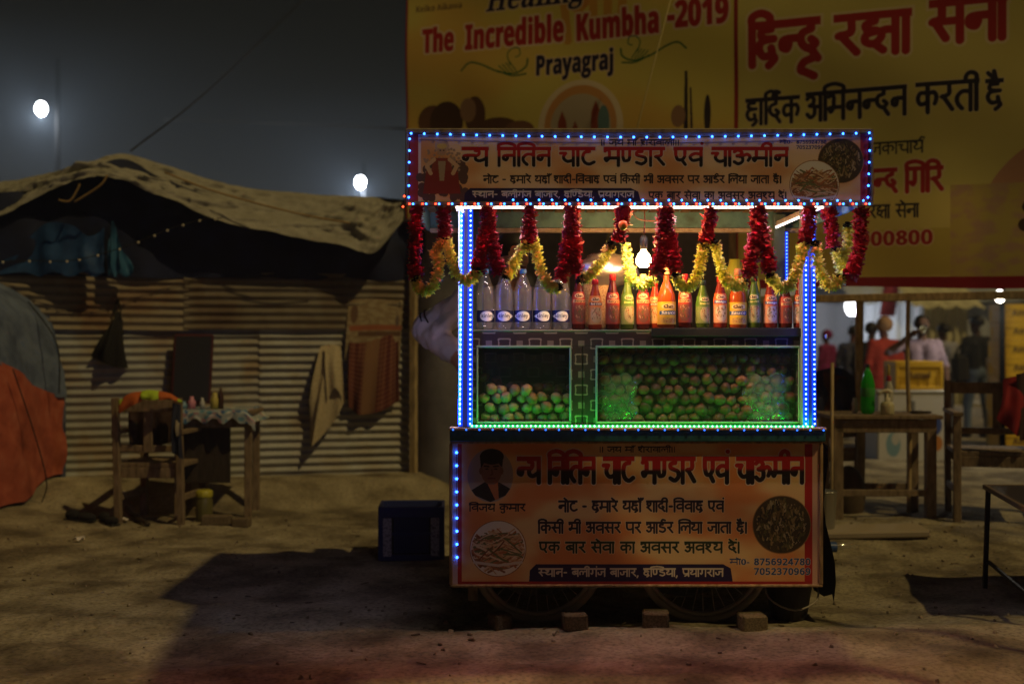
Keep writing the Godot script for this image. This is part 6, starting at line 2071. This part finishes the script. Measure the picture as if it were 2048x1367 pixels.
	fp.ell(192, 110, 34, 40, lin(.05, .08, .28))
	fp.ell(206, 176, 22, 28, lin(.5, .2, .05))
	flat("front_print", -.42, .42, .03, .80, 0, printed(fp.img, .4), fz, Vector3(0, 0, -.2335))
	# yellow crates
	var words := TextMesh.new()
	words.text = "Amul"
	var ft := SystemFont.new()
	ft.font_names = PackedStringArray(["Droid Sans"])
	ft.font_weight = 700
	words.font = ft
	words.font_size = 32
	words.pixel_size = .0033
	words.depth = .004
	crate("yellow_crate", "yellow plastic crate standing on the white freezer", Vector3(4.73, .855, -13.43), .03, Vector3(.56, .33, .4), M.crate_yellow, null, false, "yellow dairy crates", words)
	var nth := ["bottom", "second", "third", "fourth", "fifth", "sixth", "seventh", "top"]
	for s in 2:
		var count: int = [8, 5][s]
		for k in count:
			crate("yellow_crate", "yellow plastic crate, %s of the %s stack at the right edge" % [nth[k] if k < count - 1 else "top", ["taller front", "shorter rear"][s]], Vector3([6.65, 6.86][s] + .012 * sin(k * 2.3), .238 * k, [-15.0, -15.6][s]), .04 * sin(k * 1.7 + s), Vector3(.56, .236, .4), M.crate_yellow, null, false, "yellow dairy crates", words)

func build_awning() -> void:
	# a cloth awning reaching over the lane from a stall beside the camera; out of the picture, it shades the foreground
	var a := thing("awning", "cloth awning on poles reaching over the lane beside the camera", "awning", Vector3(4.1, 0, -3.1))
	var st := new_st(true)
	var rows := []
	var near := along([Vector3(1.15, 4.2, -2.25), Vector3(2.3, 4.25, -2.62), Vector3(3.8, 4.3, -2.6), Vector3(4.2, 4.3, -2.6)], 24)
	var far := along([Vector3(.9, 4.2, -4.05), Vector3(2.1, 4.25, -3.98), Vector3(3.6, 4.3, -3.35), Vector3(4.2, 4.3, -3.3)], 24)
	for j in 9:
		var row := []
		for i in 25: row.append(near[i].lerp(far[i], j / 8.0) - Vector3(0, .12 * sin(j / 8.0 * PI) * sin(i / 24.0 * PI), 0))
		rows.append(row)
	sheet(st, rows)
	obj("cloth", st, mat(.3, .1, .06, .95), a, -a.position)
	for d in [2.6, 3.6]:
		st = new_st(true)
		tube(st, [Vector3(4.2, 0, -d), Vector3(4.2, 4.34, -d)], .04, 8)
		obj("pole", st, M.bamboo, a, -a.position)
		st = new_st(true)
		tube(st, [Vector3(4.2, 4.34, -d), Vector3(1.0 + .2 * (3.6 - d), 4.24, -d - (.35 if d > 3.0 else -.3))], .025, 8)
		obj("arm", st, M.bamboo, a, -a.position)

func build_far() -> void:
	# tents across the square
	for q in [[1500, 1712, 32.0, 3.4, .5, .52, .56, "far grey-blue tent wall behind the walking people, left of the wooden post"], [1722, 1850, 30.0, 3.3, .46, .5, .54, "far grey tent wall between the wooden post and the bamboo pole"], [1846, 1935, 26.0, 3.0, .66, .62, .4, "far cream tent lit from within its porch"], [1930, 2120, 34.0, 3.6, .36, .38, .4, "far dull tent behind the yellow crates"]]:
		var t := thing("tent", q[7], "tent")
		var a := P(q[0], 700, q[2])
		var b := P(q[1], 700, q[2])
		put("wall_cloth", hang([Vector3(a.x, q[3] * .75, a.z), Vector3((a.x + b.x) * .5, q[3] * .78, a.z), Vector3(b.x, q[3] * .75, b.z)], [Vector3(a.x, 0, a.z), Vector3(b.x, 0, b.z)], 30, 6, .08, 6.0), mat(q[4], q[5], q[6], .95), t)
		var st := new_st(true)
		var rows := []
		for j in 5:
			var row := []
			for i in 13: row.append(Vector3(lerpf(a.x - .3, b.x + .3, i / 12.0), q[3] * .75 - .06 + sin(j / 4.0 * PI * .5) * 1.1 + .05 * sin(i * 2.0), a.z + .3 - j * .9))
			rows.append(row)
		sheet(st, rows)
		obj("roof_cloth", st, mat(q[4] * .8, q[5] * .8, q[6] * .8, .95), t)
	var rb := thing("banner", "narrow dark red banner hanging among the far tents", "banner")
	put("cloth", hang([P(1768, 560, 27.0), P(1800, 560, 27.0)], [P(1756, 632, 27.0), P(1788, 632, 27.0)], 6, 6, .05, 1.0), mat(.3, .03, .05), rb)
	# lamps: two masts beyond the hut, two among the far tents
	for q in [[83, 218, 60.0, .34, "flood lamp on the tall mast at the far left", 116, 118, 80.0, Color(.93, .96, 1.0), 60.0], [721, 365, 78.0, .40, "flood lamp low over the hut roof's right end", 728, 325, 100.0, Color(.9, .94, 1.0), 60.0], [1704, 612, 28.0, .22, "warm lamp shining over the far grey tent", 1704, 596, 4.5, Color(.95, .96, 1.0), 6.0], [1999, 592, 13.2, .07, "white lamp hanging before the yellow crates", 2004, 570, .9, Color(1.0, .96, .88), 14.0]]:
		var p := P(q[0], q[1], q[2])
		var t := thing("flood_lamp", q[4], "lamp", p)
		var st := new_st(true)
		ball(st, Vector3.ZERO, Vector3(q[3] * .8, q[3], q[3] * .6), 14, 9)
		obj("lamp_glass", st, glow(q[8].r, q[8].g, q[8].b, q[9]), t)
		var foot := P(q[5], 700, q[2] + .4)
		var top := P(q[5], q[6], q[2] + .4)
		st = new_st(true)
		tube(st, [Vector3(foot.x, 0, foot.z) - p, top - p], [.16, .11] if q[2] > 50 else [.04, .03], 8)
		obj("mast", st, M.mast, t)
		st = new_st()
		beam(st, Vector3(foot.x, p.y + q[3], foot.z) - p, Vector3(0, q[3] * .9, 0), .06, .06)
		obj("bracket", st, M.mast, t)
		var o := OmniLight3D.new()
		o.name = "lamp_light"
		o.light_energy = q[7]
		o.light_color = q[8]
		o.light_size = q[3] * .5
		o.omni_range = 60.0
		o.omni_attenuation = 2.0
		o.shadow_enabled = true
		t.add_child(o)
		o.position = Vector3(0, -q[3] - .12, .1)
	# wires in the sky
	for q in [[P(262, 302, 10.4), P(430, 170, 13.0), P(612, -5, 18.0), "dark guy wire rising from the hut's ridge into the sky"], [P(330, 240, 46.0), P(540, 247, 36.0), P(815, 258, 22.0), "thin dark wire crossing the sky above the hut roof"]]:
		var st := new_st(true)
		tube(st, along([q[0], q[1], q[2]], 14), .009 if q[2].z > -20.0 else .02, 5)
		tag(obj("wire", st, M.black), q[3], "wire")

func make_materials() -> void:
	M.black = mat(.012, .012, .013, .6)
	M.black_cloth = mat(.012, .011, .012, .95)
	M.hair = mat(.012, .009, .008, .55)
	M.eye_dark = mat(.03, .02, .018, .2)
	M.wood_dark = wood(.22, .16, .1, 3)
	M.wood_black = wood(.035, .024, .018, 4)
	M.wood_pale = wood(.34, .22, .11, 5)
	M.wood_tan = wood(.26, .15, .075, 6)
	M.bamboo = wood(.46, .35, .19, 8)
	M.teal_paint = worn([[0.0, .01, .055, .062], [0.5, .018, .095, .105], [1.0, .03, .13, .14]], .03, 1.2, .45, 0.0, 4)
	M.teal_pale = worn([[0.0, .1, .17, .17], [0.5, .15, .33, .36], [1.0, .2, .4, .43]], .02, .8, .55, 0.0, 9)
	M.cream_paint = worn([[0.0, .36, .28, .2], [0.6, .58, .5, .4], [1.0, .66, .58, .48]], .03, 1.5, .6, 0.0, 12)
	M.post_paint = mat(.2, .22, .28, .4)
	M.post_teal = mat(.12, .18, .18, .5)
	M.rubber = mat(.3, .26, .2, .95)
	M.steel_dull = mat(.32, .28, .23, .5, .2)
	M.vinyl = printed(vinyl_print(), .35)
	M.vinyl.texture_repeat = true
	M.vinyl.uv1_triplanar = true
	M.vinyl.uv1_world_triplanar = true
	M.vinyl.uv1_scale = Vector3.ONE * 6.6
	M.trim_green = mat(.2, .26, .22, .3)
	M.pane = glass(.9, .95, .92, .008)
	M.shelf_grey = mat(.16, .15, .14, .5)
	M.brick = worn([[0.2, .09, .065, .035], [0.8, .19, .145, .09]], .04, 3.0, .95, .4, 5)
	M.clear_plastic = glass(.92, .95, 1.0, .03, .06)
	M.water = glass(.85, .92, 1.0, .015, .02)
	M.bag = glass(.8, .85, .8, .09, .12)
	M.green_plastic = mat(.03, .34, .03, .15)
	M.green_plastic.backlight_enabled = true
	M.green_plastic.backlight = Color(.2, .9, .2)
	M.foil = mat(.75, .72, .68, .28, .9)
	M.noodles = worn([[0.2, .2, .1, .04], [0.5, .46, .3, .15], [0.8, .6, .44, .26]], .06, 3.0, .6, .6, 3)
	M.navy_tarp = worn([[0.0, .004, .006, .022], [0.6, .009, .014, .05], [1.0, .016, .026, .08]], .01, .5, .7, 0.0, 21)
	M.beige_tarp = worn([[0.0, .18, .17, .14], [0.4, .25, .24, .2], [0.65, .3, .29, .25], [1.0, .37, .36, .32]], .02, .7, .85, .5, 17)
	M.blue_tarp = worn([[0.0, .008, .03, .1], [0.5, .016, .06, .17], [1.0, .03, .09, .24]], .012, .8, .6, 0.0, 23)
	M.sky_tarp = mat(.02, .1, .2, .6)
	M.grey_tarp = worn([[0.0, .05, .065, .11], [0.4, .09, .12, .2], [0.7, .15, .19, .27], [1.0, .06, .11, .32]], .012, .5, .7, .3, 27)
	M.orange_cloth = worn([[0.0, .22, .045, .025], [0.5, .38, .085, .045], [1.0, .46, .15, .09]], .012, .7, .9, .2, 29)
	M.towel = worn([[0.0, .3, .25, .16], [0.6, .46, .39, .26], [1.0, .52, .45, .32]], .03, 2.0, .95, .2, 33)
	M.jute = worn([[0.2, .05, .035, .02], [0.8, .14, .1, .06]], .06, 3.0, .95, .4, 35)
	M.crate_blue = mat(.02, .028, .1, .5)
	M.crate_label = worn([[0.0, .03, .02, .04], [0.45, .3, .26, .28], [1.0, .42, .38, .4]], .02, 4.0, .6, 0.0, 41)
	M.crate_yellow = mat(.58, .36, .02, .5)
	M.print_dark = mat(.09, .045, .015, .6)
	M.mast = mat(.004, .004, .004, 1.0)
	M.mast.metallic_specular = 0.0
	M.vertex = mat(1, 1, 1, .85)
	M.vertex.vertex_color_use_as_albedo = true

func _ready() -> void:
	# camera
	var cam := Camera3D.new()
	cam.name = "camera"
	cam.position = Vector3(0, EYE, 0)
	cam.fov = 33.4
	cam.far = 900.0
	cam.near = .1
	var ca := CameraAttributesPhysical.new()
	ca.frustum_focal_length = 40.0
	ca.frustum_focus_distance = 5.5
	ca.frustum_far = 900.0
	ca.frustum_near = .1
	ca.exposure_aperture = 1.3
	cam.attributes = ca
	add_child(cam)
	# night sky: a dull urban haze, brightest low down
	var we := WorldEnvironment.new()
	we.name = "environment"
	var e := Environment.new()
	e.background_mode = Environment.BG_SKY
	var sm := ProceduralSkyMaterial.new()
	sm.sky_top_color = lin(.0010, .0011, .0014)
	sm.sky_horizon_color = lin(.024, .0245, .0265)
	sm.sky_curve = .06
	sm.ground_horizon_color = lin(.02, .018, .015)
	sm.ground_bottom_color = lin(.006, .005, .004)
	sm.sun_angle_max = .01
	var sky := Sky.new()
	sky.sky_material = sm
	e.sky = sky
	e.background_energy_multiplier = 1.0
	e.tonemap_mode = Environment.TONE_MAPPER_LINEAR
	e.tonemap_exposure = 1.0
	e.fog_enabled = true
	e.fog_density = .002
	e.fog_light_color = Color(.86, .93, 1.0)
	e.sdfgi_enabled = true
	e.ssao_enabled = true
	e.ssil_enabled = true
	we.environment = e
	add_child(we)
	# the fairground's high flood light, from behind the camera on the right
	var sun := DirectionalLight3D.new()
	sun.name = "fair_light"
	sun.light_energy = .34
	sun.light_color = Color(1.0, .87, .58)
	sun.light_angular_distance = 1.1
	sun.shadow_enabled = true
	sun.sky_mode = DirectionalLight3D.SKY_MODE_LIGHT_ONLY
	add_child(sun)
	sun.look_at_from_position(Vector3.ZERO, Vector3(-1.5, -2.4, -1.2), Vector3.UP)
	fn.seed = 7
	fn.frequency = .01
	rg.seed = 11
	make_materials()
	build_ground()
	build_hut()
	build_hut_things()
	build_left_things()
	build_billboards()
	build_cart()
	build_lights()
	build_shelf()
	build_puris()
	build_vendor()
	build_garlands()
	build_right_things()
	build_people()
	build_awning()
	build_far()
